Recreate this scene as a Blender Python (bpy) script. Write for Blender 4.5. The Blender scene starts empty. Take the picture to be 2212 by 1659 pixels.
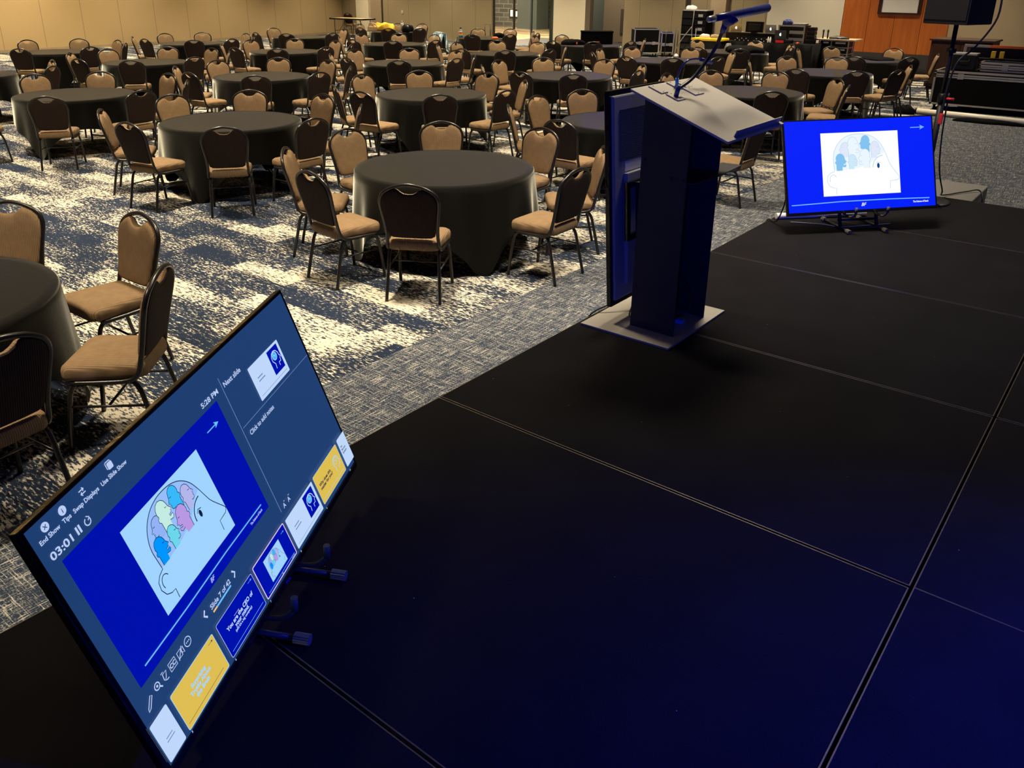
import bpy, bmesh, math, random
from mathutils import Vector, Matrix, geometry

PI = math.pi
R = math.radians
random.seed(7)
S = bpy.context.scene
COL = S.collection

# ---------------------------------------------------------------- camera
W_PX, H_PX = 2212.0, 1659.0
F_PX, CX, CY = 1780.5, 1082.4, 652.6
PITCH, ROLL, YAW, CAM_H = 0.37314, 0.006625, -0.67178, 2.283


def to_room(v):
    c, s = math.cos(YAW), math.sin(YAW)
    return Vector((c * v[0] + s * v[1], -s * v[0] + c * v[1], v[2]))


fw = to_room((0, math.cos(PITCH), -math.sin(PITCH)))
dn = to_room((0, -math.sin(PITCH), -math.cos(PITCH)))
rt = to_room((1, 0, 0))
cr = rt * math.cos(ROLL) - dn * math.sin(ROLL)
cd = rt * math.sin(ROLL) + dn * math.cos(ROLL)
cam = bpy.data.cameras.new('camera')
cam.sensor_fit = 'HORIZONTAL'
cam.sensor_width = 36.0
cam.lens = F_PX * 36.0 / W_PX
cam.shift_x = (W_PX / 2 - CX) / W_PX
cam.shift_y = -(H_PX / 2 - CY) / W_PX
cam.clip_start = 0.05
cam.clip_end = 200
cam_ob = bpy.data.objects.new('camera', cam)
COL.objects.link(cam_ob)
m = Matrix.Identity(4)
for i in range(3):
    m[i][0], m[i][1], m[i][2] = cr[i], -cd[i], -fw[i]
m[2][3] = CAM_H
cam_ob.matrix_world = m
S.camera = cam_ob

# ---------------------------------------------------------------- exposure, world, lights
S.view_settings.view_transform = 'Standard'
S.view_settings.look = 'None'
S.view_settings.gamma = 1.0
S.view_settings.exposure = 0.0
S.view_settings.use_curve_mapping = False

world = bpy.data.worlds.new('world')
S.world = world
world.use_nodes = True
world.node_tree.nodes['Background'].inputs[0].default_value = (0.12, 0.16, 1.0, 1)
world.node_tree.nodes['Background'].inputs[1].default_value = 0.045

WARM = (1.0, 0.83, 0.58)


def area(name, loc, size, energy, color, rot=(0, 0, 0), spread=180, shape='DISK', size_y=None):
    d = bpy.data.lights.new(name, 'AREA')
    d.shape = shape
    d.size = size
    if size_y:
        d.shape = 'RECTANGLE'
        d.size_y = size_y
    d.energy = energy
    d.color = color
    d.spread = R(spread)
    o = bpy.data.objects.new(name, d)
    o.location = loc
    o.rotation_euler = rot
    COL.objects.link(o)
    return o


CEIL = 5.2
# recessed ceiling downlights over the audience
for ix, x in enumerate((-4.6, -8.3, -12.0, -15.7, -19.4, -23.1, -26.8)):
    for iy, y in enumerate((-0.2, 3.8, 7.8, 11.8, 15.8, 19.8, 23.6)):
        e = 128.0
        if ix == 0:
            e = 98.0
        area('ceiling_downlight', (x, y, CEIL - 0.06), 0.5, e, WARM, spread=84)
# downlights over the stage side
for x, y, e in ((0.6, 9.6, 75.0), (1.2, 15.0, 110.0), (-2.2, 5.4, 105.0)):
    area('ceiling_downlight', (x, y, CEIL - 0.06), 1.1, e, (1.0, 0.86, 0.66), spread=95)
# added fill lamps that brighten the left partition
for y, e in ((3, 240.0), (8, 240.0), (13, 150.0), (18, 50.0)):
    area('wall_fill', (-27.6, y, CEIL - 0.1), 0.6, e, (1.0, 0.76, 0.43), rot=(0, R(30), 0), spread=130)
# foyer lights beyond the glass doors
area('foyer_light', (-22.5, 29.0, 4.2), 2.5, 1250.0, (1.0, 0.82, 0.56), spread=160)
area('foyer_light', (-28.0, 33.0, 4.2), 2.0, 330.0, (1.0, 0.84, 0.6), spread=160)

area('vestibule_fill', (-16.9, 27.6, 4.6), 0.8, 260.0, WARM, spread=160)  # added fill lamp, keeps the vestibule from going black


def spot(name, loc, target, energy, color, angle, blend=0.5, radius=0.12):
    d = bpy.data.lights.new(name, 'SPOT')
    d.energy = energy
    d.color = color
    d.spot_size = R(angle)
    d.spot_blend = blend
    d.shadow_soft_size = radius
    o = bpy.data.objects.new(name, d)
    o.location = loc
    o.rotation_euler = (Vector(target) - Vector(loc)).to_track_quat('-Z', 'Y').to_euler()
    COL.objects.link(o)
    return o


# blue stage wash from the back of the stage
spot('blue_spot', (4.0, 3.2, 3.0), (1.75, 2.0, 0.66), 8600.0, (0.012, 0.035, 1.0), 53, 1.0)
spot('blue_spot', (3.4, -1.6, 1.5), (-3.2, 4.2, 1.0), 120.0, (0.015, 0.06, 1.0), 62, 0.9)

spot('blue_spot', (2.5, -1.0, 2.1), (-1.2, 6.6, 1.5), 560.0, (0.015, 0.05, 1.0), 36, 0.8)  # added spot that puts blue on the loudspeaker and far monitor
spot('blue_spot', (1.5, -3.6, 2.1), (-1.95, 3.5, 1.40), 360.0, (0.015, 0.05, 1.0), 16, 0.7)  # added narrow spot that turns the lectern display's back blue

# ---------------------------------------------------------------- materials


def lin(c):
    c = c / 255.0
    return c / 12.92 if c <= 0.04045 else ((c + 0.055) / 1.055) ** 2.4


def srgb(r, g, b):
    return (lin(r), lin(g), lin(b))


MATS = {}


def mat(name, color, rough=0.6, metal=0.0, spec=0.5, coat=0.0, sheen=0.0):
    if name in MATS:
        return MATS[name]
    mt = bpy.data.materials.new(name)
    mt.use_nodes = True
    b = mt.node_tree.nodes['Principled BSDF']
    b.inputs['Base Color'].default_value = (*color, 1)
    b.inputs['Roughness'].default_value = rough
    b.inputs['Metallic'].default_value = metal
    b.inputs['Specular IOR Level'].default_value = spec
    b.inputs['Coat Weight'].default_value = coat
    b.inputs['Sheen Weight'].default_value = sheen
    # every surface carries a fine procedural variation
    nt = mt.node_tree
    tc = nt.nodes.new('ShaderNodeTexCoord')
    ns = nt.nodes.new('ShaderNodeTexNoise')
    ns.inputs['Scale'].default_value = 35
    ns.inputs['Detail'].default_value = 3
    bp = nt.nodes.new('ShaderNodeBump')
    bp.inputs['Strength'].default_value = 0.06
    bp.inputs['Distance'].default_value = 0.01
    nt.links.new(tc.outputs['Object'], ns.inputs['Vector'])
    nt.links.new(ns.outputs['Fac'], bp.inputs['Height'])
    nt.links.new(bp.outputs['Normal'], b.inputs['Normal'])
    MATS[name] = mt
    return mt


def emit(name, rgb, strength=1.0):
    if name in MATS:
        return MATS[name]
    mt = bpy.data.materials.new(name)
    mt.use_nodes = True
    b = mt.node_tree.nodes['Principled BSDF']
    b.inputs['Base Color'].default_value = (0.004, 0.004, 0.005, 1)
    b.inputs['Roughness'].default_value = 0.25
    b.inputs['Specular IOR Level'].default_value = 0.15
    b.inputs['Emission Color'].default_value = (*srgb(*rgb), 1)
    b.inputs['Emission Strength'].default_value = strength
    MATS[name] = mt
    return mt


def glass(name, color):
    mt = bpy.data.materials.new(name)
    mt.use_nodes = True
    b = mt.node_tree.nodes['Principled BSDF']
    b.inputs['Base Color'].default_value = (*color, 1)
    b.inputs['Roughness'].default_value = 0.03
    b.inputs['Transmission Weight'].default_value = 1.0
    b.inputs['IOR'].default_value = 1.1
    MATS[name] = mt
    return mt


class NT:
    """small node-tree writer"""

    def __init__(self, name, rough=0.8, spec=0.3):
        self.m = bpy.data.materials.new(name)
        self.m.use_nodes = True
        self.t = self.m.node_tree
        self.b = self.t.nodes['Principled BSDF']
        self.b.inputs['Roughness'].default_value = rough
        self.b.inputs['Specular IOR Level'].default_value = spec
        MATS[name] = self.m

    def n(self, typ, **kw):
        nd = self.t.nodes.new(typ)
        for k, v in kw.items():
            if k in nd.inputs:
                s = nd.inputs[k]
                if isinstance(v, bpy.types.NodeSocket):
                    self.t.links.new(v, s)
                else:
                    s.default_value = v
            else:
                setattr(nd, k, v)
        return nd

    def L(self, a, b):
        self.t.links.new(a, b)

    def math(self, op, a, b=None):
        nd = self.t.nodes.new('ShaderNodeMath')
        nd.operation = op
        for i, v in enumerate((a, b)):
            if v is None:
                continue
            if isinstance(v, bpy.types.NodeSocket):
                self.t.links.new(v, nd.inputs[i])
            else:
                nd.inputs[i].default_value = v
        return nd.outputs[0]

    def scaled(self, vec, sc):
        nd = self.t.nodes.new('ShaderNodeVectorMath')
        nd.operation = 'MULTIPLY'
        self.t.links.new(vec, nd.inputs[0])
        nd.inputs[1].default_value = sc
        return nd.outputs[0]

    def noise(self, vec, scale, detail=3.0, rough=0.55):
        nd = self.n('ShaderNodeTexNoise', Vector=vec, Scale=scale, Detail=detail, Roughness=rough)
        return nd.outputs['Fac']

    def ramp(self, fac, stops):
        nd = self.t.nodes.new('ShaderNodeValToRGB')
        e = nd.color_ramp.elements
        while len(e) < len(stops):
            e.new(0.5)
        for i, (p, c) in enumerate(stops):
            e[i].position = p
            e[i].color = (*c, 1)
        self.t.links.new(fac, nd.inputs['Fac'])
        return nd.outputs['Color']

    def bump(self, h, strength=0.3, dist=0.004):
        nd = self.n('ShaderNodeBump', Height=h, Strength=strength, Distance=dist)
        self.L(nd.outputs['Normal'], self.b.inputs['Normal'])


def carpet_material():
    k = NT('ballroom_carpet', 0.95, 0.1)
    pos = k.n('ShaderNodeTexCoord').outputs['Object']
    br = k.n('ShaderNodeTexBrick', Vector=pos, Scale=1.0)
    br.inputs['Color1'].default_value = (0, 0, 0, 1)
    br.inputs['Color2'].default_value = (1, 1, 1, 1)
    br.inputs['Mortar'].default_value = (0.5, 0.5, 0.5, 1)
    br.inputs['Mortar Size'].default_value = 0.0
    br.inputs['Brick Width'].default_value = 0.74
    br.inputs['Row Height'].default_value = 0.22
    br.offset = 0.37
    cell = k.n('ShaderNodeSeparateColor', Color=br.outputs['Color']).outputs[0]
    streak = k.noise(k.scaled(pos, (9.0, 42.0, 1.0)), 1.0, 4.0, 0.65)
    grain = k.noise(k.scaled(pos, (24.0, 80.0, 1.0)), 1.0, 2.0, 0.6)
    cloud = k.noise(k.scaled(pos, (1.3, 3.2, 1.0)), 1.0, 3.0, 0.5)
    v = k.math('MULTIPLY', streak, 0.60)
    v = k.math('ADD', v, k.math('MULTIPLY', grain, 0.80))
    v = k.math('ADD', v, k.math('MULTIPLY', cell, 0.19))
    v = k.math('ADD', v, k.math('MULTIPLY', cloud, 0.40))
    v = k.math('MULTIPLY', v, 0.5)
    navy, mid, cream = (0.015, 0.024, 0.048), (0.13, 0.135, 0.135), (0.64, 0.59, 0.475)
    field = k.ramp(v, [(0.490, navy), (0.520, mid), (0.55, cream)])
    a = k.noise(k.scaled(pos, (7.0, 150.0, 1.0)), 1.0, 2.0, 0.6)
    b = k.noise(k.scaled(pos, (150.0, 7.0, 1.0)), 1.0, 2.0, 0.6)
    g = k.noise(k.scaled(pos, (110.0, 110.0, 1.0)), 1.0, 1.0, 0.5)
    w = k.math('ADD', k.math('MAXIMUM', a, b), k.math('MULTIPLY', g, 0.35))
    border = k.ramp(w, [(0.70, (0.024, 0.036, 0.064)), (0.79, (0.20, 0.205, 0.205)), (0.90, (0.56, 0.53, 0.45))])
    sx = k.n('ShaderNodeSeparateXYZ', Vector=pos).outputs[0]
    edge = k.math('GREATER_THAN', sx, -3.6)
    mx = k.n('ShaderNodeMix', data_type='RGBA')
    k.L(edge, mx.inputs['Factor'])
    k.L(field, mx.inputs['A'])
    k.L(border, mx.inputs['B'])
    # Mix has several sockets of one name: take the colour ones
    for s in mx.inputs:
        if s.type == 'RGBA' and s.name == 'A':
            k.L(field, s)
        if s.type == 'RGBA' and s.name == 'B':
            k.L(border, s)
    out = [s for s in mx.outputs if s.type == 'RGBA'][0]
    k.L(out, k.b.inputs['Base Color'])
    k.bump(grain, 0.5, 0.006)
    return k.m


def stage_carpet_material():
    k = NT('stage_carpet', 0.95, 0.08)
    pos = k.n('ShaderNodeTexCoord').outputs['Object']
    g = k.noise(pos, 260.0, 2.0)
    c = k.noise(pos, 3.0, 4.0)
    v = k.math('ADD', k.math('MULTIPLY', g, 0.5), k.math('MULTIPLY', c, 0.5))
    base = k.ramp(v, [(0.3, (0.0054, 0.0050, 0.0058)), (0.7, (0.0108, 0.0102, 0.0120))])
    # specks of lint
    vo = k.n('ShaderNodeTexVoronoi', Vector=pos, Scale=7.0)
    dot = k.math('LESS_THAN', vo.outputs['Distance'], 0.016)
    mx = k.n('ShaderNodeMix', data_type='RGBA')
    k.L(dot, mx.inputs['Factor'])
    for s in mx.inputs:
        if s.type == 'RGBA' and s.name == 'A':
            k.L(base, s)
        if s.type == 'RGBA' and s.name == 'B':
            s.default_value = (0.25, 0.24, 0.22, 1)
    k.L([s for s in mx.outputs if s.type == 'RGBA'][0], k.b.inputs['Base Color'])
    k.bump(g, 0.5, 0.004)
    return k.m


def ribbed_fabric(name, dark, light, freq, rough=0.85):
    k = NT(name, rough, 0.2)
    pos = k.n('ShaderNodeTexCoord').outputs['Object']
    sx = k.n('ShaderNodeSeparateXYZ', Vector=pos).outputs[0]
    s = k.math('SINE', k.math('MULTIPLY', sx, freq))
    s = k.math('ADD', k.math('MULTIPLY', s, 0.5), 0.5)
    n = k.noise(pos, 22.0, 3.0)
    f = k.math('ADD', k.math('MULTIPLY', s, 0.45), k.math('MULTIPLY', n, 0.55))
    col = k.ramp(f, [(0.2, dark), (0.75, light)])
    k.L(col, k.b.inputs['Base Color'])
    k.bump(s, 0.45, 0.003)
    return k.m


def partition_material(name, c1, c2, pitch, start, axis):
    """painted wall with a fine weave and thin joints between the panels"""
    k = NT(name, 0.75, 0.3)
    pos = k.n('ShaderNodeTexCoord').outputs['Object']
    sp = k.n('ShaderNodeSeparateXYZ', Vector=pos).outputs[axis]
    q = k.math('FRACT', k.math('DIVIDE', k.math('SUBTRACT', sp, start), pitch))
    j = k.math('LESS_THAN', q, 0.012 / pitch)
    n = k.noise(pos, 60.0, 3.0)
    col = k.ramp(n, [(0.3, c1), (0.7, c2)])
    mx = k.n('ShaderNodeMix', data_type='RGBA')
    k.L(j, mx.inputs['Factor'])
    for s in mx.inputs:
        if s.type == 'RGBA' and s.name == 'A':
            k.L(col, s)
        if s.type == 'RGBA' and s.name == 'B':
            s.default_value = (c1[0] * 0.45, c1[1] * 0.4, c1[2] * 0.35, 1)
    k.L([s for s in mx.outputs if s.type == 'RGBA'][0], k.b.inputs['Base Color'])
    k.bump(n, 0.15, 0.003)
    return k.m


def wood_material(name, dark, light, scale=(9.0, 9.0, 0.6)):
    k = NT(name, 0.4, 0.4)
    pos = k.n('ShaderNodeTexCoord').outputs['Object']
    n = k.noise(k.scaled(pos, scale), 1.6, 5.0, 0.6)
    col = k.ramp(n, [(0.3, dark), (0.7, light)])
    k.L(col, k.b.inputs['Base Color'])
    k.bump(n, 0.08, 0.003)
    return k.m


def brick_material():
    k = NT('foyer_brick', 0.7, 0.3)
    pos = k.n('ShaderNodeTexCoord').outputs['Object']
    sp = k.n('ShaderNodeSeparateXYZ', Vector=pos)
    v = k.n('ShaderNodeCombineXYZ', X=sp.outputs[0], Y=sp.outputs[2])
    br = k.n('ShaderNodeTexBrick', Vector=v.outputs[0], Scale=1.0)
    br.inputs['Color1'].default_value = (0.085, 0.08, 0.07, 1)
    br.inputs['Color2'].default_value = (0.14, 0.13, 0.115, 1)
    br.inputs['Mortar'].default_value = (0.24, 0.23, 0.20, 1)
    br.inputs['Mortar Size'].default_value = 0.02
    br.inputs['Brick Width'].default_value = 0.6
    br.inputs['Row Height'].default_value = 0.22
    k.L(br.outputs['Color'], k.b.inputs['Base Color'])
    return k.m


def terrazzo_material():
    k = NT('foyer_floor_tile', 0.18, 0.6)
    pos = k.n('ShaderNodeTexCoord').outputs['Object']
    n = k.noise(k.scaled(pos, (0.35, 2.2, 1.0)), 1.6, 4.0)
    col = k.ramp(n, [(0.35, (0.20, 0.12, 0.06)), (0.5, (0.45, 0.31, 0.17)), (0.66, (0.80, 0.66, 0.44))])
    k.L(col, k.b.inputs['Base Color'])
    return k.m


carpet_material()
stage_carpet_material()
ribbed_fabric('tan_ribbed_fabric', (0.175, 0.112, 0.060), (0.265, 0.175, 0.096), 620.0)
ribbed_fabric('brown_ribbed_fabric', (0.018, 0.011, 0.009), (0.036, 0.022, 0.017), 620.0)
partition_material('left_partition', (0.47, 0.355, 0.19), (0.51, 0.385, 0.21), 1.322, 12.87, 1)
partition_material('back_partition', (0.30, 0.245, 0.145), (0.33, 0.27, 0.162), 1.20, -26.6, 0)
wood_material('cherry_wood_panel', (0.34, 0.085, 0.014), (0.46, 0.13, 0.022))
wood_material('dark_wood', (0.022, 0.009, 0.006), (0.045, 0.018, 0.012))
wood_material('tan_laminate', (0.46, 0.33, 0.19), (0.55, 0.41, 0.25), (0.8, 9, 9))
brick_material()
terrazzo_material()
M = MATS
mat('cloth_black', (0.008, 0.0079, 0.0074), 0.85, spec=0.03, sheen=1.0)
MATS['cloth_black'].node_tree.nodes['Principled BSDF'].inputs['Sheen Roughness'].default_value = 0.29
MATS['cloth_black'].node_tree.nodes['Principled BSDF'].inputs['Sheen Tint'].default_value = (0.97, 0.98, 0.86, 1)
mat('frame_metal', (0.012, 0.010, 0.010), 0.28, spec=0.55)
mat('black_plastic', (0.005, 0.005, 0.0055), 0.42, spec=0.3)
mat('black_fabric', (0.004, 0.004, 0.0045), 0.9, spec=0.08)
mat('black_gloss', (0.006, 0.006, 0.007), 0.12, spec=0.6)
mat('black_metal', (0.018, 0.018, 0.020), 0.38, spec=0.45)
mat('dark_steel_panel', (0.045, 0.045, 0.05), 0.42, metal=0.3)
mat('brushed_aluminium', (0.52, 0.50, 0.46), 0.38, metal=0.75)
mat('silver_trim', (0.62, 0.60, 0.57), 0.3, metal=0.85)
mat('deck_edge', (0.16, 0.14, 0.12), 0.4, metal=0.8)
mat('cream_paint', (0.86, 0.79, 0.58), 0.8)
mat('white_panel_paint', (0.57, 0.535, 0.43), 0.8)
mat('hook_rubber', (0.055, 0.052, 0.05), 0.6)
mat('tan_paint', (0.36, 0.285, 0.18), 0.8)
mat('brown_grey_paint', (0.15, 0.115, 0.085), 0.7)
mat('dark_brown_paint', (0.045, 0.032, 0.026), 0.6)
mat('charcoal_base', (0.028, 0.026, 0.028), 0.7)
mat('ceiling_paint', (0.32, 0.30, 0.26), 0.9)
mat('white_plastic', (0.75, 0.74, 0.70), 0.5)
mat('grey_plastic', (0.25, 0.25, 0.26), 0.5)
mat('yellow_plastic', (0.85, 0.55, 0.02), 0.45)
mat('yellow_fabric', (0.75, 0.46, 0.035), 0.85)
mat('speaker_black', (0.011, 0.011, 0.0125), 0.5, spec=0.3)
k_ = NT('denim_fabric', 0.9, 0.15)
k_.L(k_.ramp(k_.noise(k_.n('ShaderNodeTexCoord').outputs['Object'], 9.0, 4.0, 0.65), [(0.38, (0.16, 0.26, 0.33)), (0.52, (0.42, 0.55, 0.60)), (0.66, (0.72, 0.76, 0.72))]), k_.b.inputs['Base Color'])
mat('red_plastic', (0.65, 0.02, 0.02), 0.5)
mat('orange_plastic', (0.9, 0.16, 0.03), 0.5)
mat('blue_fabric', (0.02, 0.03, 0.16), 0.8)
mat('grey_top', (0.17, 0.165, 0.15), 0.75)
mat('tan_leather', (0.50, 0.34, 0.19), 0.6)
mat('white_tube', (0.85, 0.80, 0.66), 0.4)
mat('teal_paint', (0.075, 0.095, 0.09), 0.6)
mat('cable_black', (0.006, 0.006, 0.007), 0.5)
mat('cable_grey', (0.22, 0.21, 0.2), 0.5)
mat('clear_bottle', (0.55, 0.55, 0.5), 0.15)
mat('rainbow_label', (0.75, 0.45, 0.2), 0.5)
mat('blue_lit_plastic', (0.012, 0.022, 0.14), 0.3)  # dark microphone parts with the blue stage light put into their colour
mat('cyan_plastic', (0.05, 0.30, 0.75), 0.4)
glass('door_glass', (0.85, 0.93, 0.92))

# ---------------------------------------------------------------- mesh helpers


def bx(bm, x0, x1, y0, y1, z0, z1, bevel=0.0, mi=0):
    v = [bm.verts.new((x, y, z)) for x in (x0, x1) for y in (y0, y1) for z in (z0, z1)]
    fs = []
    for idx in ((0, 1, 3, 2), (4, 6, 7, 5), (0, 4, 5, 1), (2, 3, 7, 6), (0, 2, 6, 4), (1, 5, 7, 3)):
        f = bm.faces.new([v[i] for i in idx])
        f.material_index = mi
        fs.append(f)
    if bevel > 0:
        es = list({e for f in fs for e in f.edges})
        bmesh.ops.bevel(bm, geom=es, offset=bevel, segments=2, affect='EDGES', profile=0.6)
    return v


def smooth_path(pts, n=6, closed=False):
    P = [Vector(p) for p in pts]
    if len(P) < 3:
        return P
    out = []
    N = len(P)
    rng = range(N) if closed else range(N - 1)
    for i in rng:
        p0 = P[(i - 1) % N] if (closed or i > 0) else P[0]
        p1 = P[i]
        p2 = P[(i + 1) % N]
        p3 = P[(i + 2) % N] if (closed or i + 2 < N) else P[-1]
        for k in range(n):
            t = k / n
            out.append(0.5 * ((2 * p1) + (-p0 + p2) * t + (2 * p0 - 5 * p1 + 4 * p2 - p3) * t * t + (-p0 + 3 * p1 - 3 * p2 + p3) * t ** 3))
    if not closed:
        out.append(P[-1])
    return out


def tube(bm, pts, r, n=8, closed=False, cap=True, mi=0):
    P = [Vector(p) for p in pts]
    N = len(P)
    rad = r if isinstance(r, (list, tuple)) else [r] * N
    rings = []
    up = None
    for i in range(N):
        if closed:
            t = P[(i + 1) % N] - P[i - 1]
        else:
            t = P[min(i + 1, N - 1)] - P[max(i - 1, 0)]
        t.normalize()
        if up is None:
            up = Vector((0, 0, 1)) if abs(t.z) < 0.9 else Vector((1, 0, 0))
        s = t.cross(up)
        if s.length < 1e-6:
            s = t.orthogonal()
        s.normalize()
        up = s.cross(t).normalized()
        rings.append([bm.verts.new(P[i] + rad[i] * (math.cos(2 * PI * k / n) * s + math.sin(2 * PI * k / n) * up)) for k in range(n)])
    rg = range(N) if closed else range(N - 1)
    for i in rg:
        a, b = rings[i], rings[(i + 1) % N]
        for k in range(n):
            f = bm.faces.new((a[k], a[(k + 1) % n], b[(k + 1) % n], b[k]))
            f.smooth = True
            f.material_index = mi
    if cap and not closed:
        for ring, rev in ((rings[0], False), (rings[-1], True)):
            f = bm.faces.new(list(reversed(ring)) if not rev else ring)
            f.material_index = mi


def lathe(bm, prof, n=24, cx=0.0, cy=0.0, mi=0, smooth=True):
    rings = []
    for r, z in prof:
        rings.append([bm.verts.new((cx + r * math.cos(2 * PI * k / n), cy + r * math.sin(2 * PI * k / n), z)) for k in range(n)])
    for a, b in zip(rings, rings[1:]):
        for k in range(n):
            f = bm.faces.new((a[k], a[(k + 1) % n], b[(k + 1) % n], b[k]))
            f.smooth = smooth
            f.material_index = mi
    for ring, rev in ((rings[0], True), (rings[-1], False)):
        f = bm.faces.new(list(reversed(ring)) if rev else ring)
        f.material_index = mi


def cyl(bm, p0, p1, r, n=12, mi=0):
    tube(bm, [p0, p1], r, n, mi=mi)


def fin(bm, name, mats, parent=None, sm=None):
    me = bpy.data.meshes.new(name)
    bmesh.ops.recalc_face_normals(bm, faces=bm.faces[:])
    bm.to_mesh(me)
    bm.free()
    for k in (mats if isinstance(mats, (list, tuple)) else [mats]):
        me.materials.append(M[k] if isinstance(k, str) else k)
    if sm:
        for p in me.polygons:
            p.use_smooth = True
    o = bpy.data.objects.new(name, me)
    COL.objects.link(o)
    if parent:
        o.parent = parent
    return o


def NB():
    return bmesh.new()


def tag(o, label, cat, group=None, kind=None):
    o['label'] = label
    o['category'] = cat
    if group:
        o['group'] = group
    if kind:
        o['kind'] = kind
    return o


def empty(name, loc, label, cat, rz=0.0, group=None):
    o = bpy.data.objects.new(name, None)
    o.empty_display_size = 0.1
    o.location = loc
    o.rotation_euler = (0, 0, rz)
    COL.objects.link(o)
    return tag(o, label, cat, group)


def struct(o):
    o['kind'] = 'structure'
    return o


def copy_tree(o, parent=None):
    c = o.copy()
    COL.objects.link(c)
    if parent:
        c.parent = parent
    for ch in o.children:
        copy_tree(ch, c)
    return c


def boxpart(name, dims, m_, parent=None, bevel=0.0):
    bm = NB()
    bx(bm, *dims, bevel=bevel)
    return fin(bm, name, m_, parent)


def tubepart(name, pts, r, m_, parent=None, n=8, smooth=True):
    bm = NB()
    tube(bm, smooth_path(pts) if smooth else pts, r, n)
    return fin(bm, name, m_, parent)


# ---------------------------------------------------------------- the room
WX, WY = -29.5, 25.7      # left partition and back wall planes
fl = boxpart('floor', (WX - 0.2, 6.0, -6.0, WY, -0.1, 0.0), 'ballroom_carpet')
struct(fl)
struct(boxpart('ceiling', (WX - 0.2, 6.0, -6.0, WY + 0.2, CEIL, CEIL + 0.15), 'ceiling_paint'))
struct(boxpart('wall_left', (WX - 0.2, WX, -6.0, WY + 0.2, 0.0, CEIL), 'left_partition'))
struct(boxpart('baseboard_left', (WX, WX + 0.015, -6.0, WY, 0.0, 0.09), 'tan_paint'))

# back wall: the tan run with the door openings left free
bm = NB()
bx(bm, -26.9, -20.98, WY, WY + 0.2, 0, CEIL)
bx(bm, -20.98, -18.10, WY, WY + 0.2, 2.6, CEIL)
bx(bm, -15.2, -12.95, WY, WY + 0.2, 0, CEIL)
bx(bm, -12.75, -9.9, WY, WY + 0.2, 0, CEIL)
bx(bm, -16.55, -15.2, WY, WY + 0.2, 2.6, CEIL)
struct(fin(bm, 'wall_back', 'back_partition'))
struct(boxpart('wall_gap_shade', (-12.95, -12.75, WY + 0.06, WY + 0.2, 0, CEIL), 'dark_brown_paint'))  # dark strip standing in for the shade inside the wall gap
struct(boxpart('wall_back_right', (-5.15, 6.0, WY, WY + 0.2, 0, CEIL), 'tan_paint'))
struct(boxpart('wall_back_pier', (-18.10, -16.75, WY - 0.02, WY + 0.2, 0, CEIL), 'cream_paint'))
struct(boxpart('trim_2', (-28.45, -27.68, WY - 0.12, WY + 0.2, 0, CEIL), 'cream_paint'))
struct(boxpart('wall_back_corner', (-29.5, -28.45, WY, WY + 0.2, 0, CEIL), 'back_partition'))
d = boxpart('door_1', (-27.68, -26.98, WY + 0.02, WY + 0.1, 0, 2.4), 'tan_paint')
struct(d)
struct(boxpart('trim_3', (-27.68, -26.9, WY, WY + 0.2, 2.4, CEIL), 'cream_paint'))
struct(boxpart('trim_4', (-26.98, -26.9, WY - 0.03, WY + 0.2, 0, 2.4), 'dark_brown_paint'))
struct(boxpart('trim_5', (-16.75, -16.55, WY - 0.02, WY + 0.2, 0, CEIL), 'brown_grey_paint'))
# vestibule behind the second opening, its side walls running back
struct(boxpart('floor_vestibule', (-21.5, -13.0, WY, 29.6, -0.1, 0.0), 'charcoal_base'))
struct(boxpart('wall_vestibule', (-18.4, -13.5, 29.4, 29.6, 0, CEIL), 'brown_grey_paint'))
struct(boxpart('wall_vestibule_right', (-15.2, -15.0, WY + 0.2, 29.4, 0, CEIL), 'dark_brown_paint'))
dr = boxpart('door_2', (-17.55, -16.35, 29.30, 29.38, 0.02, 2.4), 'brown_grey_paint')
struct(dr)
p = boxpart('kick_plate', (-17.45, -16.45, 29.26, 29.30, 0.35, 1.25), 'dark_brown_paint', dr)
p['label'] = 'dark square panel'
bxx = boxpart('door_3', (-15.26, -15.20, 26.5, 28.0, 0.02, 2.4), 'brown_grey_paint')
struct(bxx)
boxpart('vision_panel', (-15.29, -15.26, 27.5, 27.75, 0.9, 2.2), 'cream_paint', bxx)

# foyer beyond the glass doors
struct(boxpart('floor_foyer', (-36.0, -18.42, WY, 36.0, -0.12, -0.02), 'foyer_floor_tile'))
struct(boxpart('wall_foyer', (-36.0, -18.42, 35.9, 36.1, 0, CEIL), 'foyer_brick'))
struct(boxpart('wall_foyer_left', (-36.1, -36.0, WY + 0.3, 36.0, 0, CEIL), 'foyer_brick'))
struct(boxpart('wall_foyer_right', (-18.42, -18.3, WY + 0.2, 36.0, 0, CEIL), 'teal_paint'))
struct(boxpart('ceiling_foyer', (-36.0, -18.3, WY + 0.2, 36.0, CEIL - 0.2, CEIL), 'ceiling_paint'))
pl = boxpart('foyer_column', (-26.6, -25.4, 34.6, 35.6, -0.02, CEIL - 0.2), 'teal_paint')
tag(pl, 'grey green column standing in the foyer beyond the glass doors', 'column')
sg = empty('foyer_blocks', (-27.6, 35.86, 0.62), 'small glowing white blocks on the brick foyer wall beyond the doors', 'sign')
boxpart('block_board', (-0.5, 0.55, 0.0, 0.04, -0.2, 0.24), 'dark_brown_paint', sg)
for i, (a, b, h) in enumerate(((-0.4, -0.2, 0.19), (-0.05, 0.1, 0.13), (0.25, 0.36, 0.15))):
    bm = NB()
    bx(bm, a, b, -0.03, 0.0, -0.13, h)
    fin(bm, 'glow_block', emit('block_white', (255, 245, 215), 1.5), sg)  # plain glowing white blocks on a dark board

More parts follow.
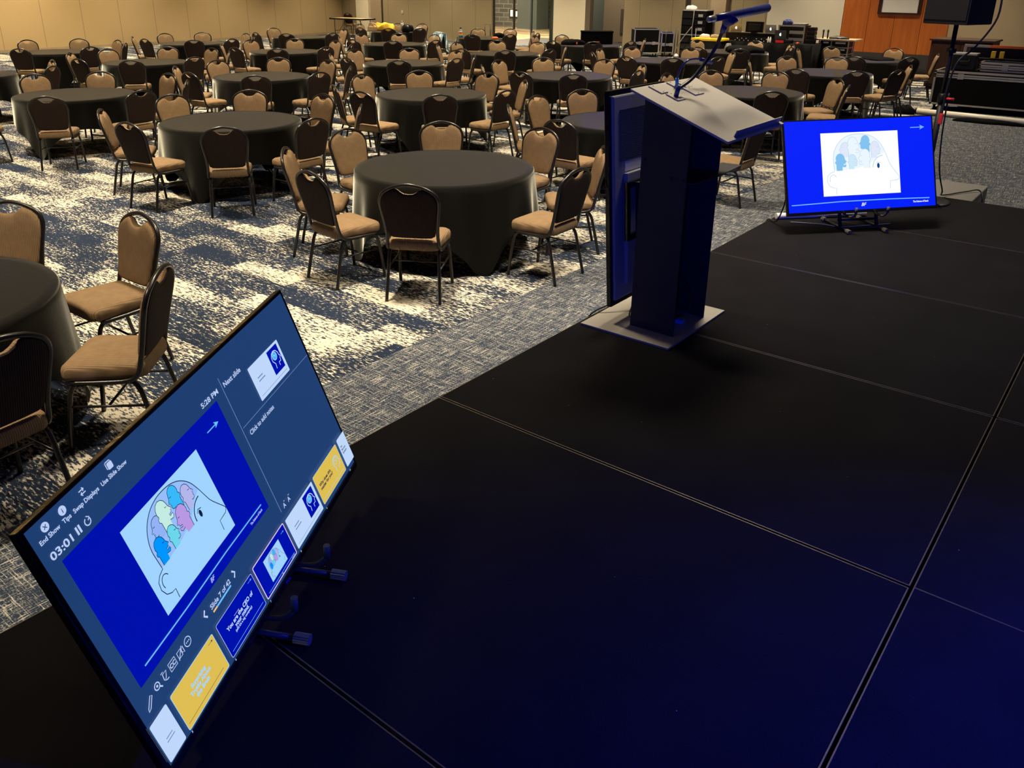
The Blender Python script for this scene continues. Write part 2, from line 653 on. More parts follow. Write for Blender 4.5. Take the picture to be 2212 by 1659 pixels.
# glass door leaves in the opening
for k, (x0, x1, lab) in enumerate(((-20.98, -19.95, 'left'), (-19.2, -18.12, 'right'))):
    gd = empty('window_%d' % (k + 1), (x0, WY + 0.1, 0), '%s glass door leaf in the opening to the foyer' % lab, 'glass door')
    gd['kind'] = 'structure'
    w = x1 - x0
    bm = NB()
    bx(bm, 0.05, w - 0.05, -0.006, 0.006, 0.12, 2.5)
    fin(bm, 'pane', 'door_glass', gd)
    bm = NB()
    bx(bm, 0.0, 0.06, -0.03, 0.03, 0.0, 2.6)
    bx(bm, w - 0.07, w, -0.03, 0.03, 0.0, 2.6)
    bx(bm, 0.0, w, -0.03, 0.03, 0.0, 0.12)
    bx(bm, 0.0, w, -0.03, 0.03, 2.5, 2.6)
    fin(bm, 'window_frame', 'dark_brown_paint' if k == 0 else 'teal_paint', gd)

# white panel bay and cherry wood bay
struct(boxpart('wall_back_white', (-10.15, -7.93, WY - 0.12, WY + 0.2, 0, CEIL), 'white_panel_paint'))
struct(boxpart('trim_6', (-11.95, -11.45, WY - 0.25, WY, 0, CEIL), 'tan_paint'))
bm = NB()
x = -7.93
while x < -5.2:
    bx(bm, x + 0.004, min(x + 0.70, -5.15) - 0.004, WY - 0.1, WY + 0.2, 0.42, CEIL, 0.004)
    x += 0.70
struct(fin(bm, 'wall_back_wood', 'cherry_wood_panel'))
struct(boxpart('baseboard_back', (-7.93, -5.15, WY - 0.13, WY, 0.0, 0.42), 'charcoal_base'))
pf = empty('framed_picture', (-6.43, WY - 0.13, 1.50), 'dark framed picture hanging on the cherry wood wall', 'picture')
bm = NB()
for a in ((-0.56, 0.56, -0.025, 0.03, -0.05, 0.0), (-0.56, 0.56, -0.025, 0.03, 0.7, 0.76), (-0.56, -0.47, -0.025, 0.03, 0, 0.7), (0.47, 0.56, -0.025, 0.03, 0, 0.7)):
    bx(bm, *a)
fin(bm, 'frame', 'dark_wood', pf)
boxpart('mat_board', (-0.47, 0.47, 0.0, 0.03, 0.0, 0.7), 'white_plastic', pf)
tg = empty('thermostat', (-25.75, WY, 1.0), 'small white thermostat on the tan back wall', 'thermostat')
boxpart('body', (-0.05, 0.05, -0.02, 0.0, -0.06, 0.06), 'white_plastic', tg, 0.006)
boxpart('dial', (-0.02, 0.02, -0.027, -0.02, -0.02, 0.02), 'grey_plastic', tg, 0.004)
ls = empty('light_switch', (-12.62, WY, 1.32), 'white light switch plate on the wall beside the dark gap', 'light switch')
boxpart('plate', (-0.05, 0.05, -0.012, 0.0, -0.09, 0.09), 'white_plastic', ls, 0.004)
boxpart('rocker', (-0.02, 0.02, -0.02, -0.012, -0.05, 0.05), 'tan_paint', ls, 0.003)

# ---------------------------------------------------------------- stage decks
SH = 0.66
SX0, SXM, PITCH_D = -2.106, -0.262, 1.281
deck_mesh = {}


def deck(x0, x1, y0, y1, label):
    e = empty('stage_deck', ((x0 + x1) / 2, (y0 + y1) / 2, 0), label, 'stage deck', group='black carpeted stage decks')
    hx, hy = (x1 - x0) / 2, (y1 - y0) / 2
    g = 0.005
    key = (round(hx, 3), round(hy, 3))
    if key not in deck_mesh:
        a = boxpart('deck_top', (-hx + g + 0.0035, hx - g - 0.0035, -hy + g + 0.0035, hy - g - 0.0035, SH - 0.03, SH), 'stage_carpet', e)
        bm = NB()
        t = 0.0035
        for q in ((-hx + g, hx - g, -hy + g, -hy + g + t), (-hx + g, hx - g, hy - g - t, hy - g), (-hx + g, -hx + g + t, -hy + g + t, hy - g - t), (hx - g - t, hx - g, -hy + g + t, hy - g - t)):
            bx(bm, q[0], q[1], q[2], q[3], SH - 0.09, SH + 0.001)
        b = fin(bm, 'edge_frame', 'deck_edge', e)
        b['label'] = 'thin aluminium edge'
        bm = NB()
        for sx in (-1, 1):
            for sy in (-1, 1):
                bx(bm, sx * (hx - 0.12) - 0.025, sx * (hx - 0.12) + 0.025, sy * (hy - 0.12) - 0.025, sy * (hy - 0.12) + 0.025, 0.0, SH - 0.03)
        c = fin(bm, 'support_legs', 'black_metal', e)
        deck_mesh[key] = (a, b, c)
    else:
        for q in deck_mesh[key]:
            d_ = q.copy()
            COL.objects.link(d_)
            d_.parent = e
    return e


front_names = ['front stage deck under the left end of the near monitor', 'front stage deck with the near monitor stand on it',
               'bare front stage deck just left of the lectern base', 'front stage deck under the left half of the lectern base',
               'front stage deck under the right half of the lectern base', 'front stage deck between the lectern and the far monitor',
               'front stage deck holding the far monitor and speaker stand']
ys = [-0.328 + PITCH_D * k for k in range(-1, 6)]
front_labels = ['front stage deck at the lower left, left of the near monitor'] + front_names
for k in range(-1, 6):
    y0 = -0.328 + PITCH_D * k
    lab = {-1: 'stage deck at the lower left behind the near monitor', 0: 'front stage deck under the near monitor, at the lower left corner',
           1: 'front stage deck just right of the near monitor stand', 2: 'front stage deck under the left half of the lectern base',
           3: 'front stage deck under the right half of the lectern base', 4: 'front stage deck between the lectern and the far monitor',
           5: 'front stage deck at the far end holding the blue monitor'}[k]
    deck(SX0, SXM, y0, y0 + PITCH_D, lab)
for k in range(-1, 6):
    y0 = -0.328 + PITCH_D * k + (0.0 if k > 1 else 0.012)
    lab = {-1: 'rear stage deck nearest the camera, lower left of the photo', 0: 'rear stage deck at the bottom centre of the photo',
           1: 'rear stage deck at the bottom right corner of the photo', 2: 'rear stage deck at the right edge with blue light on it',
           3: 'rear stage deck at the right edge beside the blue lit joint', 4: 'rear stage deck at the right edge, second from the far end',
           5: 'rear stage deck at the far end by the right edge'}[k]
    deck(SXM, SXM + 1.844, y0, y0 + PITCH_D, lab)
sk = boxpart('stage_skirt', (SX0 - 0.012, SX0 + 0.002, -1.6, 7.36, 0.0, SH - 0.1), 'black_fabric')
tag(sk, 'black skirt along the front edge of the stage', 'stage skirt')
sk = boxpart('stage_skirt', (SX0, SXM + 1.84, 7.352, 7.364, 0.0, SH - 0.1), 'black_fabric')
tag(sk, 'black skirt across the far end of the stage', 'stage skirt')

# ---------------------------------------------------------------- banquet chair


def rounded_outline(w0, w1, d0, d1, rad, n=6):
    """trapezoid outline with rounded corners; width w0 at y=d0 (rear), w1 at y=d1 (front)"""
    pts = []
    for (cx, cy, a0) in ((w1 / 2 - rad, d1 - rad, 0), (-w1 / 2 + rad, d1 - rad, 90), (-w0 / 2 + rad, d0 + rad, 180), (w0 / 2 - rad, d0 + rad, 270)):
        for k in range(n + 1):
            a = R(a0 + 90 * k / n)
            pts.append((cx + rad * math.cos(a), cy + rad * math.sin(a)))
    return pts


def seat_bm():
    bm = NB()
    out = rounded_outline(0.39, 0.435, -0.205, 0.215, 0.055)
    c = Vector((0, 0.005))
    rings = []
    for f, z in ((0.90, 0.395), (0.985, 0.402), (1.0, 0.42), (1.0, 0.445), (0.975, 0.462), (0.90, 0.474), (0.7, 0.483), (0.4, 0.488)):
        rings.append([bm.verts.new((c.x + (x - c.x) * f, c.y + (y - c.y) * f, z)) for x, y in out])
    n = len(out)
    for a, b in zip(rings, rings[1:]):
        for k in range(n):
            bm.faces.new((a[k], a[(k + 1) % n], b[(k + 1) % n], b[k])).smooth = True
    bm.faces.new(list(reversed(rings[0])))
    top = bm.verts.new((c.x, c.y, 0.489))
    for k in range(n):
        bm.faces.new((rings[-1][k], rings[-1][(k + 1) % n], top)).smooth = True
    return bm


BZ, TILT = 0.495, 0.235     # bottom of the back, lean
BACK_OUT = [(0.0, 0.0), (0.08, 0.0), (0.145, 0.004), (0.172, 0.02), (0.180, 0.06), (0.190, 0.13), (0.202, 0.21), (0.207, 0.265), (0.204, 0.305),
            (0.186, 0.343), (0.150, 0.373), (0.108, 0.391), (0.084, 0.387), (0.060, 0.366), (0.035, 0.352), (0.0, 0.349)]


def back_pt(x, h, off):
    """point of the leaning back plane; off is measured towards the sitter"""
    y = -0.185 - (BZ + h - 0.46) * TILT + off
    return (x, y, BZ + h)


def pillow(front, depth, off0, shrink):
    bm = NB()
    half = BACK_OUT
    out = half + [(-x, h) for x, h in reversed(half[1:-1])]
    n = len(out)
    cx, ch = 0.0, 0.185
    rings = []
    s = 1 if front else -1
    for f, t in ((1.0, 0.0), (1.0, 0.45), (0.97, 0.8), (0.88, 1.0), (0.6, 1.12), (0.3, 1.16)):
        f *= shrink
        rings.append([bm.verts.new(back_pt(cx + (x - cx) * f, ch + (h - ch) * f, off0 + s * depth * t)) for x, h in out])
    for a, b in zip(rings, rings[1:]):
        for k in range(n):
            bm.faces.new((a[k], a[(k + 1) % n], b[(k + 1) % n], b[k])).smooth = True
    v = bm.verts.new(back_pt(cx, ch, off0 + s * depth * 1.18))
    for k in range(n):
        bm.faces.new((rings[-1][k], rings[-1][(k + 1) % n], v)).smooth = True
    bm.faces.new(rings[0])
    return bm


def make_chair():
    e = empty('banquet_chair', (0, 0, 0), '', 'chair')
    fin(seat_bm(), 'seat', 'tan_ribbed_fabric', e)
    fin(pillow(True, 0.038, -0.006, 1.0), 'backrest', 'tan_ribbed_fabric', e)
    o = fin(pillow(False, 0.012, -0.006, 0.985), 'back_panel', 'brown_ribbed_fabric', e)
    o['label'] = 'dark brown outer back'
    # hoop: up one side, over the crown, down the other, with the lower ends swept forward under the seat
    half = [(0.205, 0.16, 0.385), (0.205, 0.02, 0.385), (0.203, -0.12, 0.392), (0.198, -0.172, 0.425)]
    side = [(0.192, 0.02), (0.199, 0.13), (0.216, 0.26), (0.213, 0.31), (0.192, 0.352), (0.150, 0.383), (0.09, 0.408), (0.0, 0.423)]
    pts = [Vector(p_) for p_ in half] + [Vector(back_pt(x, h, 0.0)) for x, h in side]
    mir = [Vector((-p_.x, p_.y, p_.z)) for p_ in reversed(pts[:-1])]
    bm = NB()
    tube(bm, smooth_path(pts + mir, 4), 0.0138, 8)
    fin(bm, 'back_frame', 'frame_metal', e)
    for s in (-1, 1):
        tubepart('leg', [(s * 0.190, -0.02, 0.386), (s * 0.192, 0.10, 0.386), (s * 0.197, 0.165, 0.352), (s * 0.205, 0.195, 0.22), (s * 0.213, 0.222, 0.0)], 0.0132, 'frame_metal', e)
    for s in (-1, 1):
        tubepart('leg', [(s * 0.186, 0.10, 0.386), (s * 0.188, -0.10, 0.386), (s * 0.190, -0.160, 0.352), (s * 0.196, -0.195, 0.22), (s * 0.206, -0.245, 0.0)], 0.0132, 'frame_metal', e)
    for s in (-1, 1):
        tubepart('stretcher', [(s * 0.199, -0.187, 0.25), (s * 0.203, 0.188, 0.25)], 0.007, 'frame_metal', e, smooth=False)
    tubepart('stretcher', [(-0.2, 0.0, 0.25), (0.2, 0.0, 0.25)], 0.007, 'frame_metal', e, smooth=False)
    return e


# ---------------------------------------------------------------- round tables and cloths
TR = 0.775


def cloth_bm(seed, corner):
    rnd = random.Random(seed)
    bm = NB()
    n = 144
    half = 1.15
    ph = [rnd.uniform(0, 6.28) for _ in range(6)]
    fr = [rnd.choice((9, 11, 13)), rnd.choice((17, 19)), 5]

    def drop(a):
        q = max(abs(math.cos(a - corner + PI / 4)), abs(math.sin(a - corner + PI / 4)))
        return min(half / q - TR - 0.02, 0.735)

    rings = []
    for f in (0.25, 0.5, 0.75, 0.93):
        rings.append([bm.verts.new((TR * f * math.cos(2 * PI * k / n), TR * f * math.sin(2 * PI * k / n), 0.7515)) for k in range(n)])
    rings.append([bm.verts.new(((TR + 0.001) * math.cos(2 * PI * k / n), (TR + 0.001) * math.sin(2 * PI * k / n), 0.7505)) for k in range(n)])
    rings.append([bm.verts.new(((TR + 0.010) * math.cos(2 * PI * k / n), (TR + 0.010) * math.sin(2 * PI * k / n), 0.741)) for k in range(n)])
    for t in (0.08, 0.2, 0.36, 0.52, 0.68, 0.84, 1.0):
        ring = []
        for k in range(n):
            a = 2 * PI * k / n
            d_ = drop(a)
            w = 0.55 * math.sin(fr[0] * a + ph[0]) + 0.3 * math.sin(fr[1] * a + ph[1]) + 0.25 * math.sin(fr[2] * a + ph[2])
            amp = 0.028 * t * (0.4 + d_ / 0.6)
            r = TR + 0.012 + 0.02 * t + amp * (w + 0.35) + 0.012 * t * max(0.0, d_ - 0.45) / 0.3
            r = max(r, TR + 0.008)
            ring.append(bm.verts.new((r * math.cos(a), r * math.sin(a), 0.741 - d_ * t)))
        rings.append(ring)
    for a, b in zip(rings, rings[1:]):
        for k in range(n):
            bm.faces.new((a[k], b[k], b[(k + 1) % n], a[(k + 1) % n])).smooth = True
    c = bm.verts.new((0, 0, 0.7515))
    for k in range(n):
        bm.faces.new((rings[0][k], rings[0][(k + 1) % n], c)).smooth = True
    return bm


def make_table():
    e = empty('round_table', (0, 0, 0), '', 'table')
    bm = NB()
    lathe(bm, [(TR - 0.008, 0.722), (TR - 0.003, 0.727), (TR - 0.003, 0.744), (TR - 0.008, 0.748)], 64)
    fin(bm, 'tabletop', 'tan_laminate', e)
    for sx in (-1, 1):
        for sy in (-1, 1):
            tubepart('leg', [(sx * 0.42, sy * 0.30, 0.722), (sx * 0.42, sy * 0.33, 0.0)], 0.014, 'frame_metal', e, smooth=False)
    for sx in (-1, 1):
        tubepart('crossbar', [(sx * 0.42, -0.325, 0.10), (sx * 0.42, 0.325, 0.10)], 0.011, 'frame_metal', e, smooth=False)
    return e


ROWS = ['row nearest stage', 'second row from stage', 'third row from stage', 'fourth row from stage', 'fifth and last row']
ORD = ['first', 'second', 'third', 'fourth', 'fifth', 'sixth']
SIDE = ['near', 'near right', 'right', 'far right', 'far', 'far left', 'left', 'near left']
TABLES = [
 (0,0,-4.81,1.08,[[-3.77,1.07,98,0],[-4.0,1.81,132,1],[-4.83,2.19,-179,2],[-5.57,1.86,-140,3]]),
 (0,1,-4.85,5.29,[[-5.62,6.1,-136,4],[-5.93,5.35,-93,5],[-5.66,4.57,-49,6],[-4.96,4.21,-6,7],[-4.26,4.34,31,0],[-3.76,5.31,91,1],[-4.01,6.03,131,2],[-4.8,6.38,178,3]]),
 (0,2,-4.91,8.56,[[-5.96,9.33,-126,4],[-6.0,8.59,-92,5],[-5.82,7.89,-53,6],[-4.94,7.47,-2,7],[-4.32,7.61,32,0],[-3.61,8.56,90,1]]),
 (0,3,-4.96,12.12,[[-5.79,12.83,-131,5],[-6.05,12.13,-90,6],[-4.33,11.23,35,0],[-3.9,12.37,103,2],[-4.2,12.96,138,3],[-5.09,13.31,-174,4]]),
 (0,4,-5.01,15.72,[[-5.87,16.41,-129,5],[-6.02,15.32,-68,6],[-5.02,14.49,0,7],[-4.3,14.74,36,0],[-3.94,15.32,70,1],[-4.0,16.14,113,2],[-5.21,16.79,-169,4]]),
 (0,5,-5.28,18.95,[[-6.09,19.68,-132,5],[-6.35,18.73,-78,6],[-5.1,17.7,8,0],[-4.38,18.16,48,1],[-4.24,19.27,107,2],[-5.11,20.03,171,3]]),
 (1,0,-8.39,5.55,[[-9.49,5.62,-94,5],[-9.05,4.69,-37,6],[-8.21,4.48,9,7],[-7.44,4.84,53,0],[-7.24,5.57,91,1],[-7.54,6.39,135,2],[-8.39,6.64,180,3],[-9.23,6.36,-134,4]]),
 (1,1,-8.31,8.81,[[-9.29,9.63,-130,4],[-9.5,8.83,-91,5],[-8.86,7.87,-31,6],[-8.24,7.68,4,7],[-7.48,8.06,48,0],[-7.18,8.76,88,1],[-7.61,9.65,140,2],[-8.44,10.0,-174,3]]),
 (1,2,-8.25,12.13,[[-9.21,12.9,-129,4],[-9.47,12.14,-90,5],[-9.14,11.38,-50,6],[-8.2,11.03,3,7],[-7.54,11.25,39,0],[-7.16,12.18,93,1],[-7.53,12.95,139,2],[-8.34,13.27,-176,3]]),
 (1,3,-8.34,15.92,[[-9.31,16.45,-119,4],[-9.52,15.69,-79,5],[-9.2,14.94,-41,6],[-8.36,14.62,-1,7],[-7.71,14.93,32,0],[-7.3,15.59,73,1],[-7.52,16.63,131,2],[-8.45,17.0,-174,3]]),
 (1,4,-8.26,19.03,[[-9.28,19.57,-118,5],[-8.38,17.78,-6,7],[-7.64,17.89,28,0],[-7.17,18.95,86,1],[-7.45,19.76,132,2],[-8.29,20.12,-178,4]]),
 (2,0,-12.01,5.50,[[-13.1,5.55,-93,5],[-11.98,4.2,1,7],[-10.97,4.73,53,0],[-10.72,5.6,94,1],[-11.21,6.43,139,2],[-12.04,6.68,-179,3],[-12.83,6.22,-131,4]]),
 (2,1,-11.99,8.61,[[-13.09,8.67,-93,5],[-12.74,7.82,-44,6],[-11.94,7.52,3,7],[-11.04,7.83,51,0],[-10.75,8.59,89,1],[-11.05,9.36,129,2],[-12.0,9.78,-180,3],[-12.84,9.54,-138,4]]),
 (2,2,-11.92,11.88,[[-13.19,11.98,-95,5],[-12.75,11.12,-47,6],[-12.0,10.8,-4,7],[-11.2,11.07,41,0],[-10.79,11.85,88,1],[-11.0,12.53,125,2],[-11.79,12.97,173,3],[-12.64,12.74,-140,4]]),
 (2,3,-11.88,15.00,[[-12.79,15.92,-135,4],[-13.01,14.98,-89,5],[-12.88,14.31,-56,6],[-11.92,13.91,-2,7],[-11.19,14.15,39,0],[-10.79,14.85,82,1],[-11.0,15.64,126,2],[-11.94,16.08,-177,3]]),
 (2,4,-11.85,18.45,[[-12.85,18.89,-114,5],[-13.13,18.23,-80,6],[-11.92,17.23,-3,7],[-11.21,17.57,36,0],[-10.78,18.22,78,1],[-10.95,19.06,124,2]]),
 (3,0,-15.75,5.45,[[-14.65,6.15,122,1],[-15.57,6.54,171,2]]),
 (3,1,-15.70,8.65,[[-16.79,8.62,-88,5],[-16.53,7.89,-47,6],[-15.45,7.48,12,7],[-14.69,7.86,52,0],[-14.51,8.76,95,1],[-14.99,9.7,146,2],[-15.83,9.94,-174,3],[-16.56,9.55,-136,4]]),
 (3,2,-15.80,12.05,[[-17.02,12.17,-95,5],[-16.47,11.19,-38,6],[-15.69,10.92,6,7],[-14.93,11.21,46,0],[-14.65,12.02,88,1],[-14.76,12.7,122,2],[-15.76,13.19,178,3],[-16.71,12.98,-136,4]]),
 (3,3,-15.69,15.33,[[-16.88,15.51,-98,5],[-16.5,14.61,-48,6],[-15.61,14.15,4,7],[-14.88,14.5,44,0],[-14.4,15.19,84,1],[-14.69,16.16,130,2],[-15.59,16.42,175,3],[-16.41,16.18,-139,4]]),
 (3,4,-15.50,18.70,[[-16.46,19.58,-132,4],[-15.97,17.72,-26,6],[-15.04,17.71,25,7],[-14.49,18.3,68,0],[-14.23,19.0,103,1],[-14.75,19.49,137,2],[-15.76,19.97,-169,3]]),
 (4,0,-19.33,8.61,[[-20.63,8.68,-93,5],[-18.62,7.72,38,7],[-18.19,8.66,93,1],[-18.57,9.49,139,2],[-19.38,9.78,-178,3],[-20.28,9.5,-133,4]]),
 (4,1,-19.50,12.04,[[-20.63,12.11,-94,5],[-20.13,11.15,-36,6],[-19.34,10.96,8,7],[-18.48,11.44,60,0],[-18.2,12.1,93,1],[-18.57,12.87,132,2],[-19.44,13.31,178,3],[-20.46,12.9,-132,4]]),
 (4,2,-19.46,15.39,[[-20.74,15.6,-99,5],[-19.56,14.29,-6,7],[-18.81,14.51,36,0],[-18.29,15.32,86,1],[-19.24,16.46,168,3]]),
 (4,3,-19.50,19.14,[[-20.65,18.97,-82,5],[-20.13,18.0,-29,6],[-19.4,17.84,4,7],[-18.71,18.11,38,0],[-18.26,18.73,72,1],[-19.68,20.3,-171,3],[-20.23,19.95,-138,4]]),
]
proto_chair, proto_table = make_chair(), make_table()
cloths = []
first_c = first_t = True
for row, place, tx, ty, chairs in TABLES:
    where = '%s table from left, %s' % (ORD[place], ROWS[row])
    t = proto_table if first_t else copy_tree(proto_table)
    first_t = False
    t.location = (tx, ty, 0)
    t.rotation_euler = (0, 0, R(20 + 37 * (row * 6 + place)))
    tag(t, 'round folding table under its black cloth, ' + where, 'table', 'round banquet tables')
    angs = [math.degrees(math.atan2(y - ty, x - tx)) for x, y, _, _ in chairs]

    def clear(c_):
        return min(abs((a_ - c_ - 90 * q + 180) % 360 - 180) for a_ in angs for q in range(4))
    ca = max(range(0, 90, 2), key=clear)
    if len(cloths) < 9:
        o = fin(cloth_bm(row * 10 + place, 0.0), 'tablecloth', 'cloth_black')
        cloths.append(o)
    else:
        o = cloths[(row * 6 + place) % len(cloths)].copy()
        COL.objects.link(o)
    rz = R(ca)
    o.location = (tx, ty, 0)
    o.rotation_euler = (0, 0, rz)
    tag(o, 'black cloth draped over the ' + where, 'tablecloth', 'black round tablecloths')
    for (x, y, rz, side) in chairs:
        c = proto_chair if first_c else copy_tree(proto_chair)
        first_c = False
        c.location = (x, y, 0)
        c.rotation_euler = (0, 0, R(rz))
        if side in (0, 1, 7):
            lead = 'dark backed chair,'
        elif side in (2, 6):
            lead = 'sideways chair,'
        else:
            lead = 'tan fronted chair,'
        tag(c, '%s %s of %s' % (lead, SIDE[side], where), 'chair', 'banquet chairs around the round tables')
c = copy_tree(proto_chair)
c.location = (-28.2, 25.1, 0)
c.rotation_euler = (0, 0, R(10))
tag(c, 'lone banquet chair in the far corner behind the folding table', 'chair', 'banquet chairs around the round tables')
JACKET, JACKET_RZ = (-16.09, 17.47, -0.035), -26

# ---------------------------------------------------------------- screens
INK = {
    'scr_slate': (31, 62, 112), 'scr_blue': (0, 16, 172), 'scr_pale': (160, 212, 255), 'scr_white': (190, 215, 250),
    'scr_text': (185, 205, 245), 'scr_line': (120, 150, 205), 'scr_arrow': (110, 190, 255), 'scr_yellow': (222, 190, 80),
    'scr_dark': (16, 28, 70), 'scr_inside': (150, 190, 250), 'scr_pink': (226, 200, 235), 'scr_grey': (110, 135, 180),
    'scr_h1': (196, 235, 225), 'scr_h2': (55, 185, 250), 'scr_h3': (178, 182, 235), 'scr_h4': (146, 178, 246), 'scr_h5': (184, 152, 226),
    'scr_h6': (0, 150, 255), 'scr_h7': (108, 214, 235), 'scr_orange': (240, 190, 120), 'scr_black': (1, 1, 3),
    'far_blue': (0, 32, 250), 'far_white': (255, 255, 255), 'far_arrow': (110, 175, 255), 'far_line': (165, 205, 235), 'far_in': (236, 246, 255),
    'far_b1': (130, 195, 240), 'far_b2': (205, 233, 248), 'far_b3': (224, 232, 250), 'far_eye': (10, 70, 150),
}


class Screen:
    """flat picture of a display: polygons in millimetres, x right, y down from the top left corner"""

    def __init__(self, w, h):
        self.w, self.h = w, h
        self.bm = NB()
        self.names = []
        self.z = 0.0
        self.T = (1.0, 0.0, 0.0)

    def mi(self, name):
        if name not in self.names:
            self.names.append(name)
            emit(name, INK[name])
        return self.names.index(name)

    def up(self):
        self.z += 0.00004

    def pt(self, x, y):
        s, dx, dy = self.T
        x, y = s * x + dx, s * y + dy
        return Vector(((x - self.w / 2) / 1000.0, (self.h - y) / 1000.0, self.z))

    def poly(self, pts, name):
        self.up()
        vs = [self.bm.verts.new(self.pt(x, y)) for x, y in pts]
        tri = geometry.tessellate_polygon([[v.co.copy() for v in vs]])
        i = self.mi(name)
        for t in tri:
            if len(set(t)) == 3:
                try:
                    f = self.bm.faces.new([vs[k] for k in t])
                    f.material_index = i
                except ValueError:
                    pass

    def rect(self, x0, y0, x1, y1, name, r=0.0):
        if r <= 0:
            return self.poly([(x0, y0), (x1, y0), (x1, y1), (x0, y1)], name)
        pts = []
        for cx, cy, a in ((x1 - r, y0 + r, -90), (x1 - r, y1 - r, 0), (x0 + r, y1 - r, 90), (x0 + r, y0 + r, 180)):
            for k in range(5):
                t = R(a + 22.5 * k)
                pts.append((cx + r * math.cos(t), cy + r * math.sin(t)))
        self.poly(pts, name)

    def line(self, pts, wd, name, closed=False):
        self.up()
        i = self.mi(name)
        P = [Vector(p_) for p_ in pts]
        N = len(P)
        L, Rr = [], []
        for k in range(N):
            a = P[(k - 1) % N] if (closed or k > 0) else P[k]
            b = P[(k + 1) % N] if (closed or k < N - 1) else P[k]
            t = (b - a)
            t = t.normalized() if t.length > 1e-9 else Vector((1, 0))
            n = Vector((-t.y, t.x)) * wd / 2
            L.append(self.bm.verts.new(self.pt(*(P[k] + n))))
            Rr.append(self.bm.verts.new(self.pt(*(P[k] - n))))
        for k in range(N if closed else N - 1):
            q = (k + 1) % N
            f = self.bm.faces.new((L[k], L[q], Rr[q], Rr[k]))
            f.material_index = i

    def disc(self, x, y, r, name, ry=None):
        ry = ry or r
        self.poly([(x + r * math.cos(2 * PI * k / 20), y + ry * math.sin(2 * PI * k / 20)) for k in range(20)], name)

    def arc(self, x, y, r, a0, a1, wd, name, ry=None):
        ry = ry or r
        self.line([(x + r * math.cos(R(a0 + (a1 - a0) * k / 16)), y + ry * math.sin(R(a0 + (a1 - a0) * k / 16))) for k in range(17)], wd, name)

    def text(self, s, x, y, size, name, align='LEFT', shear=0.0, width=None, bold=0.0):
        """baseline at y; size is the cap height in mm"""
        self.up()
        cu = bpy.data.curves.new('glyphs', 'FONT')
        cu.body = s
        cu.size = 1.0
        cu.align_x = align
        cu.shear = shear
        cu.offset = bold + 0.018
        cu.resolution_u = 3
        ob = bpy.data.objects.new('glyphs', cu)
        COL.objects.link(ob)
        dg = bpy.context.evaluated_depsgraph_get()
        me = bpy.data.meshes.new_from_object(ob.evaluated_get(dg))
        k = size / 0.69
        kx = k
        if width and len(me.vertices):
            xs = [v.co.x for v in me.vertices]
            kx = width / max(1e-6, max(xs) - min(xs))
        i = self.mi(name)
        vs = [self.bm.verts.new(self.pt(x + v.co.x * kx, y - v.co.y * k)) for v in me.vertices]
        for p_ in me.polygons:
            try:
                f = self.bm.faces.new([vs[q] for q in p_.vertices])
                f.material_index = i
            except ValueError:
                pass
        bpy.data.objects.remove(ob)
        bpy.data.curves.remove(cu)
        bpy.data.meshes.remove(me)

    def finish(self, parent, z):
        for v in self.bm.verts:
            v.co.z += z
        me = bpy.data.meshes.new('screen')
        self.bm.normal_update()
        for f in self.bm.faces:
            if f.normal.z < 0:
                f.normal_flip()
        self.bm.to_mesh(me)
        self.bm.free()
        for n in self.names:
            me.materials.append(M[n])
        o = bpy.data.objects.new('screen', me)
        COL.objects.link(o)
        o.parent = parent
        return o


FACE_SHUT = [(0.10, 0.52), (0.05, 0.38), (0.09, 0.22), (0.21, 0.07), (0.40, 0.0), (0.60, 0.04), (0.75, 0.16), (0.82, 0.32), (0.85, 0.45), (1.0, 0.62),
             (0.87, 0.66), (0.91, 0.73), (0.84, 0.775), (0.90, 0.82), (0.86, 0.93), (0.74, 0.97), (0.62, 0.95), (0.60, 1.22), (0.10, 1.22), (0.09, 0.76), (0.0, 0.70), (0.0, 0.60)]
FACE_OPEN = FACE_SHUT[:11] + [(0.90, 0.72), (0.70, 0.77), (0.72, 0.84), (0.92, 0.80), (0.94, 0.90), (0.84, 0.99)] + FACE_SHUT[16:]
HEADS = [  # x, y, w, h in the white square, facing, mouth open, colours
    (0.225, 0.13, 0.15, 0.20, -1, 0, 'scr_h4', 'far_b3'), (0.335, 0.045, 0.165, 0.27, 1, 1, 'scr_h1', 'far_in'),
    (0.49, 0.025, 0.145, 0.235, -1, 0, 'scr_h2', 'far_b1'), (0.63, 0.13, 0.14, 0.225, 1, 0, 'scr_h3', 'far_b3'),
    (0.465, 0.25, 0.165, 0.26, -1, 1, 'scr_h5', 'far_in'), (0.17, 0.31, 0.15, 0.23, 1, 1, 'scr_h6', 'far_b1'),
    (0.335, 0.33, 0.13, 0.20, 1, 0, 'scr_h7', 'far_b2')]
BIG = [(0.165, 0.975), (0.17, 0.87), (0.125, 0.865), (0.08, 0.83), (0.055, 0.75), (0.065, 0.67), (0.10, 0.625), (0.155, 0.60), (0.150, 0.48), (0.148, 0.38), (0.165, 0.27),
       (0.215, 0.15), (0.30, 0.055), (0.40, 0.008), (0.50, -0.0), (0.60, 0.02), (0.69, 0.075), (0.765, 0.17), (0.81, 0.28), (0.85, 0.42), (0.88, 0.52), (0.93, 0.62),
       (0.985, 0.72), (0.99, 0.755), (0.965, 0.785), (0.87, 0.795), (0.865, 0.915)]


